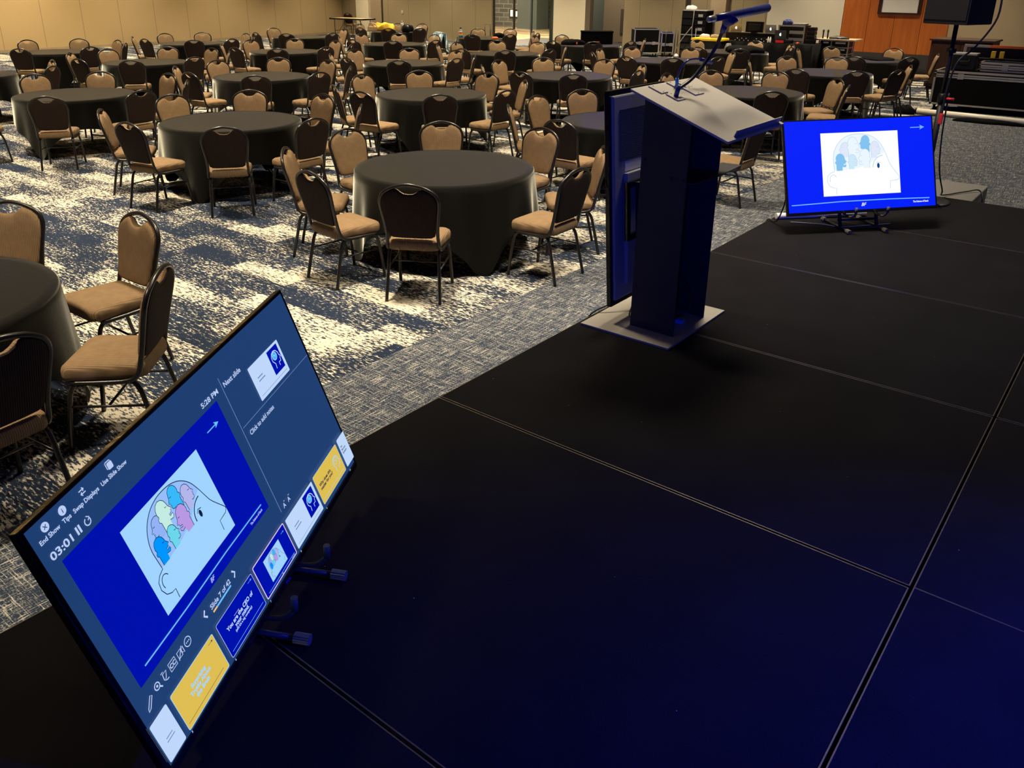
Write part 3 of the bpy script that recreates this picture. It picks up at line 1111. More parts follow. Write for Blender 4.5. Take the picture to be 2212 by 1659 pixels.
def brain_picture(s, x0, y0, w, h, far=False, lw=1.4):
    """pale square with the outline of a head full of smaller heads"""
    ox, oy = x0, y0 + 0.03 * h

    def q(a, b):
        return (ox + a * w, oy + b * h * 0.97)
    white, inside, ink = ('far_white', 'far_in', 'far_line') if far else ('scr_pale', 'scr_inside', 'scr_dark')
    s.rect(x0, y0, x0 + w, y0 + h, white)
    sm = [(v.x, v.y) for v in (smooth_path([(a, b, 0) for a, b in BIG[7:25]], 4))]
    outline = BIG[:7] + [(a, b) for a, b in sm] + BIG[25:]
    s.poly([q(a, b) for a, b in outline[7:-2] if b < 0.60 and a < 0.83] + [q(0.70, 0.40), q(0.62, 0.50), q(0.45, 0.56), q(0.2, 0.60)], inside)
    for (hx, hy, hw, hh, dr_, op, c1, c2) in HEADS:
        src = FACE_OPEN if op else FACE_SHUT
        P = [((hx + (a if dr_ > 0 else 1 - a) * hw), hy + b * hh) for a, b in src]
        s.poly([q(a, b) for a, b in P], c2 if far else c1)
        k = [i for i, (a, b) in enumerate(src) if b < 1.2]
        s.line([q(*P[i]) for i in k if i < len(src) - 5], lw * 0.75, ink)
        s.line([q(*P[i]) for i in range(len(src) - 4, len(src))] + [q(*P[0])], lw * 0.75, ink)
        ex = hx + (0.70 if dr_ > 0 else 0.30) * hw
        s.line([q(ex - 0.012, hy + 0.40 * hh), q(ex, hy + 0.43 * hh), q(ex + 0.01, hy + 0.41 * hh)], lw * 0.7, ink)
    s.line([q(a, b) for a, b in outline], lw, ink)
    s.arc(*q(0.135, 0.73), 0.045 * w, 150, 330, lw, ink, 0.075 * h)
    s.arc(*q(0.80, 0.55), 0.145 * w, 175, 265, lw * 1.4, ink, 0.175 * h)
    s.disc(*q(0.725, 0.535), 0.017 * w, 'far_eye' if far else 'scr_dark', 0.042 * h)
    s.line([q(0.695, 0.51), q(0.715, 0.475), q(0.755, 0.49)], lw, ink)


def arrow(s, x0, x1, y, name, wd):
    h = (x1 - x0) * 0.16
    s.line([(x0, y), (x1 - h, y)], wd, name)
    s.poly([(x1, y), (x1 - 2.2 * h, y - h), (x1 - 1.7 * h, y), (x1 - 2.2 * h, y + h)], name)


def head_icon(s, x, y, h, name, inner):
    P = [(0.12, 1.0), (0.18, 0.72), (0.0, 0.5), (0.0, 0.28), (0.14, 0.08), (0.38, 0.0), (0.62, 0.06), (0.78, 0.25), (0.80, 0.42), (0.92, 0.58), (0.80, 0.62), (0.78, 0.8), (0.56, 0.8), (0.55, 1.0)]
    s.line([(x + a * h, y + b * h) for a, b in P], h * 0.055, name)
    s.disc(x + 0.36 * h, y + 0.30 * h, 0.24 * h, inner)
    s.arc(x + 0.36 * h, y + 0.30 * h, 0.24 * h, 0, 360, h * 0.04, name)
    s.line([(x + 0.22 * h, y + 0.28 * h), (x + 0.34 * h, y + 0.2 * h), (x + 0.4 * h, y + 0.36 * h), (x + 0.52 * h, y + 0.27 * h)], h * 0.04, name)


def mind_slide(s, x, y, w, h, lw):
    s.rect(x, y, x + w, y + h, 'scr_blue')
    k = w / 594.0
    brain_picture(s, x + 145 * k, y + 52 * k, 306 * k, 233 * k, lw=lw)
    arrow(s, x + 510 * k, x + 564 * k, y + 44 * k, 'scr_arrow', 2.6 * k + 0.2)
    s.line([(x + 33 * k, y + 313 * k), (x + 200 * k, y + 314 * k), (x + 380 * k, y + 311 * k), (x + 568 * k, y + 313 * k)], 3.4 * k + 0.2, 'scr_arrow')
    s.text('The Science of Stuck', x + 500 * k, y + 328 * k, 6.4 * k, 'scr_text', width=64 * k, bold=0.01)
    s.text('BF', x + 293 * k, y + 331 * k, 11 * k, 'scr_text', shear=0.3, bold=-0.008)


def title_slide(s, x, y, w, h):
    """pale slide with a dark blue picture of a head on its right"""
    s.rect(x, y, x + w, y + h, 'scr_white', 3)
    s.rect(x + w * 0.60, y + h * 0.07, x + w * 0.94, y + h * 0.79, 'scr_blue')
    head_icon(s, x + w * 0.67, y + h * 0.18, h * 0.48, 'scr_white', 'scr_h2')
    s.line([(x + w * 0.14, y + h * 0.42), (x + w * 0.30, y + h * 0.42)], h * 0.03, 'scr_grey')
    s.line([(x + w * 0.14, y + h * 0.52), (x + w * 0.34, y + h * 0.52)], h * 0.03, 'scr_grey')
    s.line([(x + w * 0.06, y + h * 0.9), (x + w * 0.94, y + h * 0.9)], h * 0.012, 'scr_grey')


def near_picture():
    s = Screen(1120, 652)
    s.rect(13, 9, 1108, 632, 'scr_slate')
    mind_slide(s, 49, 106, 594, 340, 2.1)
    # toolbar
    s.disc(55, 28, 10, 'scr_text')
    s.line([(51, 24), (59, 32)], 1.8, 'scr_slate')
    s.line([(59, 24), (51, 32)], 1.8, 'scr_slate')
    s.text('End Show', 55, 52, 9.5, 'scr_text', 'CENTER', bold=0.008)
    s.disc(104, 28, 10, 'scr_text')
    s.text('i', 104, 33, 10, 'scr_slate', 'CENTER')
    s.text('Tips', 104, 52, 9.5, 'scr_text', 'CENTER', bold=0.008)
    for (a, b, yy) in ((156, 170, 24), (172, 158, 32)):
        s.line([(a, yy), (b, yy)], 2.4, 'scr_text')
        t = 4 if b > a else -4
        s.line([(b - t, yy - 4), (b, yy), (b - t, yy + 4)], 2.4, 'scr_text')
    s.text('Swap Displays', 163, 52, 9.5, 'scr_text', 'CENTER', bold=0.008)
    s.line([(246, 33), (244, 31), (244, 19), (246, 17), (258, 17), (260, 19)], 2.2, 'scr_text')
    s.rect(247, 20, 263, 36, 'scr_text', 3)
    s.text('Use Slide Show', 254, 52, 9.5, 'scr_text', 'CENTER', bold=0.008)
    s.text('03:01', 31, 92, 16, 'scr_text', width=62, bold=0.005)
    s.rect(106, 74, 111, 92, 'scr_text')
    s.rect(114, 74, 119, 92, 'scr_text')
    s.arc(140, 84, 8, -40, 250, 2.6, 'scr_text')
    s.line([(141, 73), (148, 78), (142, 83)], 2.4, 'scr_text')
    s.text('5:28 PM', 580, 93, 13, 'scr_text', width=80, bold=0.005)
    s.line([(682, 62), (676, 492)], 1.6, 'scr_line')
    s.text('Next slide', 690, 95, 13.5, 'scr_text', width=88, bold=0.004)
    title_slide(s, 807, 106, 181, 104)
    s.line([(686, 220), (1104, 222)], 1.2, 'scr_line')
    s.text('Click to add notes', 702, 254, 13, 'scr_text', width=140, bold=0.004)
    # the lower tool strip
    s.line([(36, 493), (54, 474), (59, 478), (41, 497), (34, 499)], 2.4, 'scr_text', closed=True)
    s.arc(80, 476, 8, 0, 360, 2.6, 'scr_text')
    s.disc(80, 476, 3, 'scr_text')
    s.line([(86, 482), (92, 489)], 3.2, 'scr_text')
    s.line([(102, 484), (104, 470), (117, 470), (110, 482), (104, 486), (110, 489), (116, 489)], 2.4, 'scr_text')
    s.line([(100, 466), (108, 466)], 1.8, 'scr_text')
    s.line([(127, 467), (151, 467), (151, 487), (127, 487)], 2.2, 'scr_text', closed=True)
    s.text('CC', 139, 482, 10, 'scr_text', 'CENTER', bold=0.02)
    s.line([(160, 469), (174, 469), (174, 485), (160, 485)], 2.2, 'scr_text', closed=True)
    s.line([(175, 474), (182, 469), (182, 485), (175, 480)], 2.2, 'scr_text', closed=True)
    s.line([(158, 488), (180, 466)], 2.2, 'scr_text')
    s.arc(201, 475, 11, 0, 360, 2.2, 'scr_text')
    for d_ in (-5, 0, 5):
        s.disc(201 + d_, 475, 1.7, 'scr_text')
    s.line([(283, 464), (274, 474), (283, 484)], 5, 'scr_text')
    s.line([(412, 464), (421, 474), (412, 484)], 5, 'scr_text')
    s.text('Slide 7 of 42', 302, 482, 12, 'scr_text', width=92, bold=0.004)
    s.line([(304, 490), (390, 488)], 5, 'scr_arrow')
    s.line([(304, 490), (322, 489.6)], 5, 'scr_orange')
    s.text('A', 692, 492, 13, 'scr_text', bold=0.004)
    s.line([(701, 477), (704, 474), (707, 477)], 1.6, 'scr_text')
    s.text('A', 720, 492, 13, 'scr_text', bold=0.004)
    s.line([(729, 474), (732, 477), (735, 474)], 1.6, 'scr_text')
    # slide strip
    s.rect(14, 521, 75, 625, 'scr_white', 4)
    s.line([(34, 578), (56, 578)], 2.2, 'scr_grey')
    s.line([(32, 586), (60, 586)], 2.2, 'scr_grey')
    s.rect(90, 521, 269, 624, 'scr_pale', 5)
    s.rect(91.5, 522.5, 267.5, 622.5, 'scr_yellow', 4)
    for i, t in enumerate(('Surprising', 'Truths About', 'the Brain')):
        s.text(t, 178, 563 + 14 * i, 10.0, 'scr_pale', 'CENTER', bold=0.02)
    arrow(s, 243, 262, 533, 'scr_dark', 0.9)
    s.line([(98, 611), (250, 610)], 1.0, 'scr_dark')
    s.rect(287, 519, 466, 621, 'scr_text', 5)
    s.rect(288.3, 520.3, 464.7, 619.7, 'scr_blue', 4)
    for i, (t, h_) in enumerate((('You are the CEO of', 10.6), ('your mind.', 10.6), ("(and it's a big company)", 6.0))):
        s.text(t, 376, (563, 576, 585)[i], h_, 'scr_white', 'CENTER', bold=0.015)
    s.line([(352, 550), (376, 550)], 1.0, 'scr_pink')
    arrow(s, 440, 459, 530, 'scr_arrow', 0.9)
    s.line([(297, 609), (458, 608)], 1.1, 'scr_arrow')
    s.rect(476, 514, 658, 620, 'scr_pink', 5)
    s.rect(479, 517, 655, 617, 'scr_blue', 3)
    mind_slide(s, 480, 518, 174, 98, 0.6)
    title_slide(s, 668, 517, 180, 100)
    s.rect(859, 514, 1039, 613, 'scr_pale', 5)
    s.rect(860, 515, 1038, 612, 'scr_yellow', 4)
    s.text('Why does this', 877, 560, 9.6, 'scr_dark', bold=0.015)
    s.text('matter for you?', 877, 573, 9.6, 'scr_dark', bold=0.015)
    head_icon(s, 985, 538, 46, 'scr_pale', 'scr_yellow')
    s.line([(870, 600), (1030, 599)], 1.0, 'scr_pale')
    s.rect(1051, 511, 1108, 612, 'scr_white', 4)
    for i, t in enumerate(('Your', 'Nervous', 'System')):
        s.text(t, 1058, 545 + 11 * i, 7.6, 'scr_dark', width=14 + 9 * (i > 0) * 1.6)
    for i, xx in enumerate((90, 288, 478, 670, 860, 1052)):
        s.text(str(5 + i), xx, 630.5, 5.5, 'scr_text')
    s.text('TCL', 560, 647, 7, 'scr_blue', width=27)
    return s


def far_picture():
    s = Screen(1120, 652)
    s.rect(13, 9, 1108, 632, 'far_blue')
    brain_picture(s, 273, 97, 575, 433, far=True, lw=3.0)
    arrow(s, 945, 1052, 82, 'far_arrow', 6)
    s.line([(34, 580), (90, 579), (400, 570), (760, 570), (1062, 576)], 7, 'far_arrow')
    s.text('The Science of Stuck', 936, 603, 12, 'far_white', width=118, bold=0.01)
    s.text('BF', 545, 608, 22, 'far_white', shear=0.3, bold=-0.01, width=38)
    s.text('TCL', 560, 647, 7, 'scr_blue', width=27)
    return s


def monitor(axes, pos, picture, label):
    e = empty('television', pos, label, 'television')
    X, Y, Z = [Vector((axes[0][k], axes[1][k], axes[2][k])).normalized() for k in range(3)]
    mt = Matrix.Identity(4)
    for i in range(3):
        mt[i][0], mt[i][1], mt[i][2], mt[i][3] = X[i], Y[i], Z[i], pos[i]
    e.matrix_world = mt
    w, h = 0.56, 0.652
    bm = NB()
    bx(bm, -w, w, 0, h, -0.022, 0.0, 0.003)
    o = fin(bm, 'bezel', 'black_gloss', e)
    bm = NB()
    bx(bm, -0.44, 0.44, 0.04, 0.42, -0.065, -0.0215, 0.012)
    o = fin(bm, 'back_cover', 'black_plastic', e)
    picture.finish(e, 0.0008)
    bm = NB()
    bx(bm, -0.55, 0.55, 0.0005, 0.018, 0.0, 0.0035, 0.0012)
    fin(bm, 'chin_strip', 'black_gloss', e)
    return e


LA = [[-0.45720, -0.23544, 0.85763], [0.88694, -0.19183, 0.42016], [0.06560, 0.95277, 0.29652]]
RA = [[0.67366, -0.27077, 0.68765], [0.73879, 0.22261, -0.63611], [0.01916, 0.93655, 0.35001]]
LP, RP = (-1.5780, 1.0488, 0.7424), (-1.4911, 5.8986, 0.7979)
monitor(LA, LP, near_picture(), 'big near monitor at lower left showing the presenter view, leaning back on its stand')
monitor(RA, RP, far_picture(), 'far monitor with a bright blue slide behind the lectern at the stage end')


mat('cap_grey', (0.19, 0.175, 0.15), 0.32, metal=0.5)


def floor_stand(axes, pos, lats, f0, f1, label):
    """low black cradle: two tubes on the deck, posts, hooks under the screen"""
    z0 = SH
    hx = Vector((axes[0][0], axes[1][0], 0)).normalized()
    hf = Vector((axes[0][2], axes[1][2], 0)).normalized()
    e = empty('monitor_stand', (pos[0], pos[1], z0), label, 'stand', rz=math.atan2(hx.y, hx.x))
    dz = pos[2] - z0
    r = 0.0125

    def Lc(lat, f, z):
        # local x = along the screen, local -y = towards the viewer of the screen
        return (lat, -f, z)
    for la in lats:
        tubepart('foot_tube', [Lc(la, f0, r + 0.004), Lc(la, f1, r + 0.004)], r * 0.72, 'black_metal', e, 12, smooth=False)
        n = 28
        prof = []
        for k in range(n):
            rr = (r + 0.003) if k % 2 else (r + 0.0005)
            prof.append((rr * math.cos(2 * PI * k / n), rr * math.sin(2 * PI * k / n)))
        for (ya, yb) in ((f1 - 0.005, f1 + 0.038), (f0 - 0.03, f0 + 0.01)):
            bm = NB()
            a = [bm.verts.new((la + px, -ya, r + 0.004 + pz)) for px, pz in prof]
            b = [bm.verts.new((la + px, -yb, r + 0.004 + pz)) for px, pz in prof]
            for k in range(n):
                bm.faces.new((a[k], a[(k + 1) % n], b[(k + 1) % n], b[k]))
            bm.faces.new(a)
            bm.faces.new(list(reversed(b)))
            fin(bm, 'ribbed_cap', 'cap_grey', e)
        tubepart('post', [Lc(la, -0.06, 0.02), Lc(la, -0.115, dz + 0.02), Lc(la, -0.20, dz + 0.30)], 0.012, 'black_metal', e, smooth=False)
    tubepart('crossbar', [Lc(lats[0] - 0.05, -0.205, dz + 0.31), Lc(lats[1] + 0.05, -0.205, dz + 0.31)], 0.012, 'black_metal', e, smooth=False)
    tubepart('crossbar', [Lc(lats[0], -0.1, 0.06), Lc(lats[1], -0.1, 0.06)], 0.010, 'black_metal', e, smooth=False)
    for la in lats:
        k = 0.85
        tubepart('hook', [Lc(la * k, -0.105, dz - 0.02), Lc(la * k, -0.03, dz - 0.028), Lc(la * k, 0.03, dz - 0.022), Lc(la * k, 0.062, dz + 0.004), Lc(la * k, 0.070, dz + 0.02)], 0.0075, 'hook_rubber', e, 10)
        tubepart('hook_tip', [Lc(la * k, 0.070, dz + 0.012), Lc(la * k, 0.072, dz + 0.052)], 0.0095, 'hook_rubber', e, 12, smooth=False)
    return e


floor_stand(LA, LP, (-0.105, 0.148), -0.30, 0.075, 'black tubular floor stand cradling the near presenter monitor')
floor_stand(RA, RP, (-0.12, 0.157), -0.27, 0.03, 'black tubular floor stand under the far blue monitor')

# white bar and cables by the far monitor
bm = NB()
tube(bm, [(-2.07, 5.83, SH + 0.024), (-1.59, 6.34, SH + 0.024)], 0.022, 12)
tag(fin(bm, 'white_tube', 'white_tube'), 'white tube lying on the stage behind the far blue monitor', 'tube')
tag(tubepart('power_cable', [(-2.125, 5.66, 0.58), (-2.10, 5.75, SH + 0.01), (-2.02, 5.70, SH + 0.02), (-1.96, 5.64, 0.80), (-1.95, 5.66, 0.95)], 0.005, 'cable_black'), 'black cable looping off the stage edge at the left of the far monitor', 'cable')
tag(tubepart('signal_cable', [(-1.95, 5.80, SH + 0.006), (-1.75, 5.89, SH + 0.006), (-1.63, 5.90, SH + 0.006), (-1.52, 6.03, SH + 0.006), (-1.38, 6.22, SH + 0.006)], 0.004, 'cable_grey'), 'thin grey cable on the stage below the far monitor', 'cable')

# ---------------------------------------------------------------- lectern
LZ = SH + 0.012
mat('lectern_grey', (0.40, 0.375, 0.315), 0.48, metal=0.15, spec=0.5)
mat('display_grey', (0.27, 0.27, 0.29), 0.6)
mat('lectern_dark', (0.020, 0.019, 0.021), 0.55, spec=0.4)
lec = empty('lectern', (-1.75, 3.555, SH), 'slim dark lectern with sloping grey top on a grey base plate', 'lectern')


def lp(x, y, z):
    return (x + 1.75, y - 3.555, z - SH)


def lbox(name, x0, x1, y0, y1, z0, z1, m_, bev=0.0, parent=lec):
    return boxpart(name, (x0 + 1.75, x1 + 1.75, y0 - 3.555, y1 - 3.555, z0 - SH, z1 - SH), m_, parent, bev)


lbox('base_plate', -2.074, -1.582, 3.254, 3.878, SH + 0.001, LZ, 'lectern_grey', 0.002)


def board_z(x):
    return 1.840 - 0.372 * (x + 1.865)


def sloped_panel(name, y0, y1, x0, x1, m_):
    bm = NB()
    vs = []
    for y in (y0, y1):
        for (x, z) in ((x0, LZ), (x1, LZ), (x1, board_z(x1) - 0.012), (x0, board_z(x0) - 0.012)):
            vs.append(bm.verts.new(lp(x, y, z)))
    bm.faces.new(vs[:4])
    bm.faces.new(list(reversed(vs[4:])))
    for k in range(4):
        bm.faces.new((vs[k], vs[k + 4], vs[(k + 1) % 4 + 4], vs[(k + 1) % 4]))
    return fin(bm, name, m_, lec)


near_panel = sloped_panel('side_panel', 3.388, 3.394, -1.867, -1.630, 'lectern_dark')
sloped_panel('side_panel', 3.716, 3.722, -1.867, -1.626, 'lectern_dark')
lbox('front_panel', -1.867, -1.861, 3.394, 3.716, LZ, 1.822, 'lectern_dark')
bd = NB()
vs = []
for (x, y) in ((-1.867, 3.249), (-1.393, 3.249), (-1.393, 3.869), (-1.867, 3.869)):
    vs.append((x, y))
lo = [bd.verts.new(lp(x, y, board_z(x) - 0.010)) for x, y in vs]
hi = [bd.verts.new(lp(x, y, board_z(x))) for x, y in vs]
bd.faces.new(list(reversed(lo)))
bd.faces.new(hi)
for k in range(4):
    bd.faces.new((lo[k], lo[(k + 1) % 4], hi[(k + 1) % 4], hi[k]))
board = fin(bd, 'reading_board', 'lectern_grey', lec)
bm = NB()
vv = []
for (x, dz_) in ((-1.412, 0.0), (-1.408, 0.0), (-1.396, 0.026), (-1.400, 0.027)):
    vv.append((x, dz_))
ra = [bm.verts.new(lp(x, 3.345, board_z(-1.412) + dz_)) for x, dz_ in vv]
rb = [bm.verts.new(lp(x, 3.845, board_z(-1.412) + dz_)) for x, dz_ in vv]
bm.faces.new(ra)
bm.faces.new(list(reversed(rb)))
for k in range(4):
    bm.faces.new((ra[k], ra[(k + 1) % 4], rb[(k + 1) % 4], rb[k]))
fin(bm, 'paper_lip', 'lectern_grey', lec)
# shelf sticking out of the open back
bm = NB()
zz = 1.425
pts = [(-1.86, 3.394), (-1.60, 3.394), (-1.58, 3.60), (-1.60, 3.93), (-1.70, 3.93), (-1.70, 3.716), (-1.86, 3.716)]
a = [bm.verts.new(lp(x, y, zz)) for x, y in pts]
b = [bm.verts.new(lp(x, y, zz + 0.005)) for x, y in pts]
bm.faces.new(list(reversed(a)))
bm.faces.new(b)
for k in range(len(pts)):
    q = (k + 1) % len(pts)
    bm.faces.new((a[k], a[q], b[q], b[k]))
fin(bm, 'shelf', 'lectern_dark', lec)
for (x, z) in ((-1.848, 1.665), (-1.852, 1.508), (-1.712, 1.437), (-1.650, 1.437), (-1.850, 0.88), (-1.805, 0.697), (-1.652, 0.697)):
    bm = NB()
    tube(bm, [lp(x, 3.389, z), lp(x, 3.384, z)], 0.009, 14)
    tube(bm, [lp(x, 3.384, z), lp(x, 3.3825, z)], 0.0045, 6)
    fin(bm, 'bolt', 'black_metal', near_panel)
# cover plates on the reading board


def plate(x0, x1, y0, y1, lab=None):
    bm = NB()
    lo, hi = [], []
    for (x, y) in ((x0, y0), (x1, y0), (x1, y1), (x0, y1)):
        lo.append(bm.verts.new(lp(x, y, board_z(x) + 0.0005)))
        hi.append(bm.verts.new(lp(x, y, board_z(x) + 0.006)))
    bm.faces.new(list(reversed(lo)))
    bm.faces.new(hi)
    for k in range(4):
        bm.faces.new((lo[k], lo[(k + 1) % 4], hi[(k + 1) % 4], hi[k]))
    for (x, y) in ((x0 + 0.008, (y0 + y1) / 2), (x1 - 0.008, (y0 + y1) / 2)):
        c = Vector(lp(x, y, board_z(x) + 0.006))
        tube(bm, [c, c + Vector((0.0007, 0, 0.002))], 0.003, 8)
    return fin(bm, 'cover_plate', 'lectern_grey', board)


plate(-1.855, -1.785, 3.385, 3.445)
plate(-1.775, -1.712, 3.405, 3.475)
plate(-1.858, -1.790, 3.560, 3.610)
plate(-1.852, -1.792, 3.640, 3.700)
plate(-1.790, -1.725, 3.600, 3.690)
bm = NB()
tube(bm, smooth_path([lp(-1.80, 3.42, 0.90), lp(-1.72, 3.50, 0.91), lp(-1.66, 3.58, 0.84), lp(-1.66, 3.60, 0.74), lp(-1.70, 3.56, 0.705)]), 0.004, 6)
o = fin(bm, 'inner_cable', 'cable_black', lec)
bm = NB()
bx(bm, -0.015, 0.025, -0.02, 0.015, 0.0, 0.02, 0.003)
tube(bm, [(-0.015, 0, 0.01), (-0.05, -0.02, 0.012)], 0.009, 8)
o = fin(bm, 'plug', 'cyan_plastic', lec)
o.location = lp(-1.69, 3.57, LZ + 0.002)
o['label'] = 'bright blue plug'

# gooseneck microphones on the lectern
mic = empty('gooseneck_microphone', (-1.742, 3.440, board_z(-1.742) + 0.0075), 'tall black gooseneck rising from the lectern top with a long blue-lit microphone across it', 'microphone')


def rel(o_, p_):
    return (p_[0] - o_[0], p_[1] - o_[1], p_[2] - o_[2])


MO = mic.location
tubepart('base_collar', [rel(MO, (-1.742, 3.440, MO[2])), rel(MO, (-1.735, 3.447, MO[2] + 0.045))], 0.011, 'blue_lit_plastic', mic, 12, smooth=False)
tubepart('gooseneck', [rel(MO, q) for q in ((-1.738, 3.444, MO[2] + 0.03), (-1.722, 3.56, 1.877), (-1.68, 3.647, 1.984), (-1.645, 3.637, 2.06), (-1.63, 3.622, 2.085))], 0.0085, 'black_metal', mic, 12)
bm = NB()
tube(bm, [rel(MO, q) for q in ((-1.635, 3.628, 2.072), (-1.62, 3.611, 2.105))], 0.013, 12)
fin(bm, 'swivel_joint', 'blue_lit_plastic', mic)
bm = NB()
tube(bm, [rel(MO, q) for q in ((-1.62, 3.611, 2.098), (-1.61, 3.615, 2.118), (-1.605, 3.625, 2.135))], [0.012, 0.030, 0.040], 14)
fin(bm, 'clip', 'blue_lit_plastic', mic)
bm = NB()
tube(bm, [rel(MO, q) for q in ((-1.60, 3.445, 2.134), (-1.60, 3.60, 2.142), (-1.60, 3.80, 2.152), (-1.60, 4.02, 2.165))], [0.014, 0.0165, 0.0185, 0.020], 14)
body = fin(bm, 'microphone_body', 'blue_lit_plastic', mic)
bm = NB()
tube(bm, [rel(MO, q) for q in ((-1.60, 3.395, 2.131), (-1.60, 3.405, 2.132), (-1.60, 3.45, 2.1345))], [0.008, 0.013, 0.0145], 14)
o = fin(bm, 'microphone_tip', 'silver_trim', mic)
o['label'] = 'silver tip'
mic2 = empty('gooseneck_microphone', (-1.815, 3.583, board_z(-1.815) + 0.006), 'small thin blue-lit gooseneck microphone arching over the lectern top', 'microphone')
MO2 = mic2.location
tubepart('base_collar', [rel(MO2, (-1.815, 3.583, MO2[2])), rel(MO2, (-1.812, 3.575, MO2[2] + 0.035))], 0.008, 'cyan_plastic', mic2, 12, smooth=False)
tubepart('gooseneck', [rel(MO2, q) for q in ((-1.813, 3.576, MO2[2] + 0.03), (-1.80, 3.575, 1.905), (-1.785, 3.61, 1.94), (-1.78, 3.68, 1.945), (-1.775, 3.73, 1.938))], 0.0045, 'blue_lit_plastic', mic2, 10)
tubepart('microphone_head', [rel(MO2, q) for q in ((-1.775, 3.725, 1.939), (-1.77, 3.835, 1.918))], 0.0085, 'blue_lit_plastic', mic2, 12, smooth=False)

# upright display hung on the audience side of the lectern
dsp = empty('display', (-1.955, 3.62, 0.755), 'tall portrait display fixed to the audience side of the lectern, its blue lit back visible', 'display')
dsp.rotation_euler = (0, -math.atan2(0.08, 1.05), 0)
boxpart('panel', (-0.030, -0.004, -0.27, 0.27, 0.0, 1.055), 'black_gloss', dsp, 0.003)
bk = boxpart('back_cover', (-0.0042, 0.012, -0.255, 0.255, 0.03, 1.03), 'display_grey', dsp, 0.008)
bm = NB()
for k in range(26):
    bx(bm, 0.012, 0.0155, -0.20, 0.20, 0.72 + 0.0095 * k, 0.7245 + 0.0095 * k)
fin(bm, 'vent_grille', 'black_metal', bk)
boxpart('housing', (0.012, 0.034, -0.17, 0.17, 0.10, 0.66), 'display_grey', dsp, 0.004)
boxpart('rating_label', (0.012, 0.0135, -0.155, 0.155, 0.665, 0.715), 'white_plastic', bk)
bm = NB()
for q in ((0.034, 0.05, -0.2, -0.17, 0.33, 0.62), (0.034, 0.05, 0.17, 0.2, 0.33, 0.62), (0.034, 0.05, -0.17, 0.17, 0.33, 0.36), (0.034, 0.05, -0.17, 0.17, 0.59, 0.62)):
    bx(bm, *q)
fin(bm, 'mount_frame', 'black_gloss', dsp)
bm = NB()
bx(bm, 0.05, 0.10, -0.12, -0.08, 0.35, 0.61)
bx(bm, 0.05, 0.10, 0.02, 0.06, 0.35, 0.61)
fin(bm, 'mount_bracket', 'black_metal', dsp)
tag(tubepart('power_cable', [(-2.12, 3.36, 0.60), (-2.10, 3.40, SH + 0.012), (-2.03, 3.50, 0.72), (-1.985, 3.60, 0.755), (-1.965, 3.66, 0.80)], 0.0045, 'cable_black'), 'thin black cable dropping from the lectern display over the stage edge', 'cable')
tag(tubepart('power_cable', [(-1.95, 3.60, 0.76), (-1.93, 3.50, 0.705), (-1.90, 3.44, LZ + 0.02), (-1.872, 3.45, LZ + 0.01)], 0.004, 'cable_black'), 'short black cable between the lectern display and the base plate', 'cable')
# ---------------------------------------------------------------- loudspeaker and boxes by the stage end
sp = empty('speaker_stand', (-1.373, 7.10, SH + 0.001), 'black speaker pole with a round foot behind the far monitor', 'stand')
bm = NB()
lathe(bm, [(0.20, 0.0), (0.20, 0.012), (0.18, 0.02), (0.03, 0.03), (0.025, 0.06)], 32)
fin(bm, 'foot', 'black_metal', sp)
tubepart('pole', [(0, 0, 0.03), (0, 0, 0.80)], 0.022, 'speaker_black', sp, 14, smooth=False)
tubepart('inner_pole', [(0, 0, 0.78), (0, 0, 1.335)], 0.016, 'speaker_black', sp, 14, smooth=False)
bm = NB()
lathe(bm, [(0.024, 0.76), (0.032, 0.77), (0.032, 0.83), (0.020, 0.84)], 16)
fin(bm, 'collar', 'black_plastic', sp)
bm = NB()
lathe(bm, [(0.018, 1.13), (0.034, 1.135), (0.034, 1.165), (0.018, 1.17)], 16)
fin(bm, 'upper_collar', 'black_plastic', sp)
tubepart('collar_knob', [(0.03, 0, 0.80), (0.085, -0.01, 0.80)], 0.010, 'red_plastic', sp, 10, smooth=False)
spk = empty('loudspeaker', (-1.373, 7.10, SH + 1.338), 'black loudspeaker box on a pole at the upper right of the photo', 'loudspeaker', rz=R(-22))
boxpart('cabinet', (-0.175, 0.175, -0.15, 0.15, 0.0, 0.62), 'speaker_black', spk, 0.012)
bm = NB()
bx(bm, -0.165, 0.165, -0.158, -0.150, 0.03, 0.59, 0.003)
fin(bm, 'grille', 'speaker_black', spk)
tag(tubepart('speaker_cable', [(-1.13, 7.12, 2.30), (-1.12, 7.12, 2.05), (-1.22, 7.08, 1.84), (-1.30, 7.02, 1.74), (-1.335, 7.02, 1.55), (-1.34, 7.02, 1.30), (-1.36, 6.98, 1.0), (-1.30, 6.90, 0.76), (-1.2, 6.95, 0.672)], 0.007, 'cable_black'), 'black cable hanging from the loudspeaker down its pole', 'cable')
tag(tubepart('speaker_cable', [(-1.335, 7.12, 1.50), (-1.33, 7.13, 1.20), (-1.31, 7.18, 0.92), (-1.30, 7.42, 0.70), (-1.34, 7.70, 0.60), (-1.22, 8.0, 0.592), (-1.13, 8.12, 0.592), (-1.085, 8.06, 0.48), (-1.08, 8.0, 0.02)], 0.006, 'cable_black'), 'black cable draped over the grey topped box beyond the stage', 'cable')
rb = boxpart('red_cable_tie', (-1.352, -1.325, 7.005, 7.03, 1.28, 1.36), 'red_plastic', None, 0.006)
tag(rb, 'red tie around the cables on the speaker pole', 'cable tie')
gb = empty('speaker_box', (-1.33, 8.02, 0), 'low black box with a grey top on the carpet beyond the stage end', 'box')
boxpart('cabinet', (-0.215, 0.215, -0.42, 0.42, 0.01, 0.56), 'black_plastic', gb, 0.008)
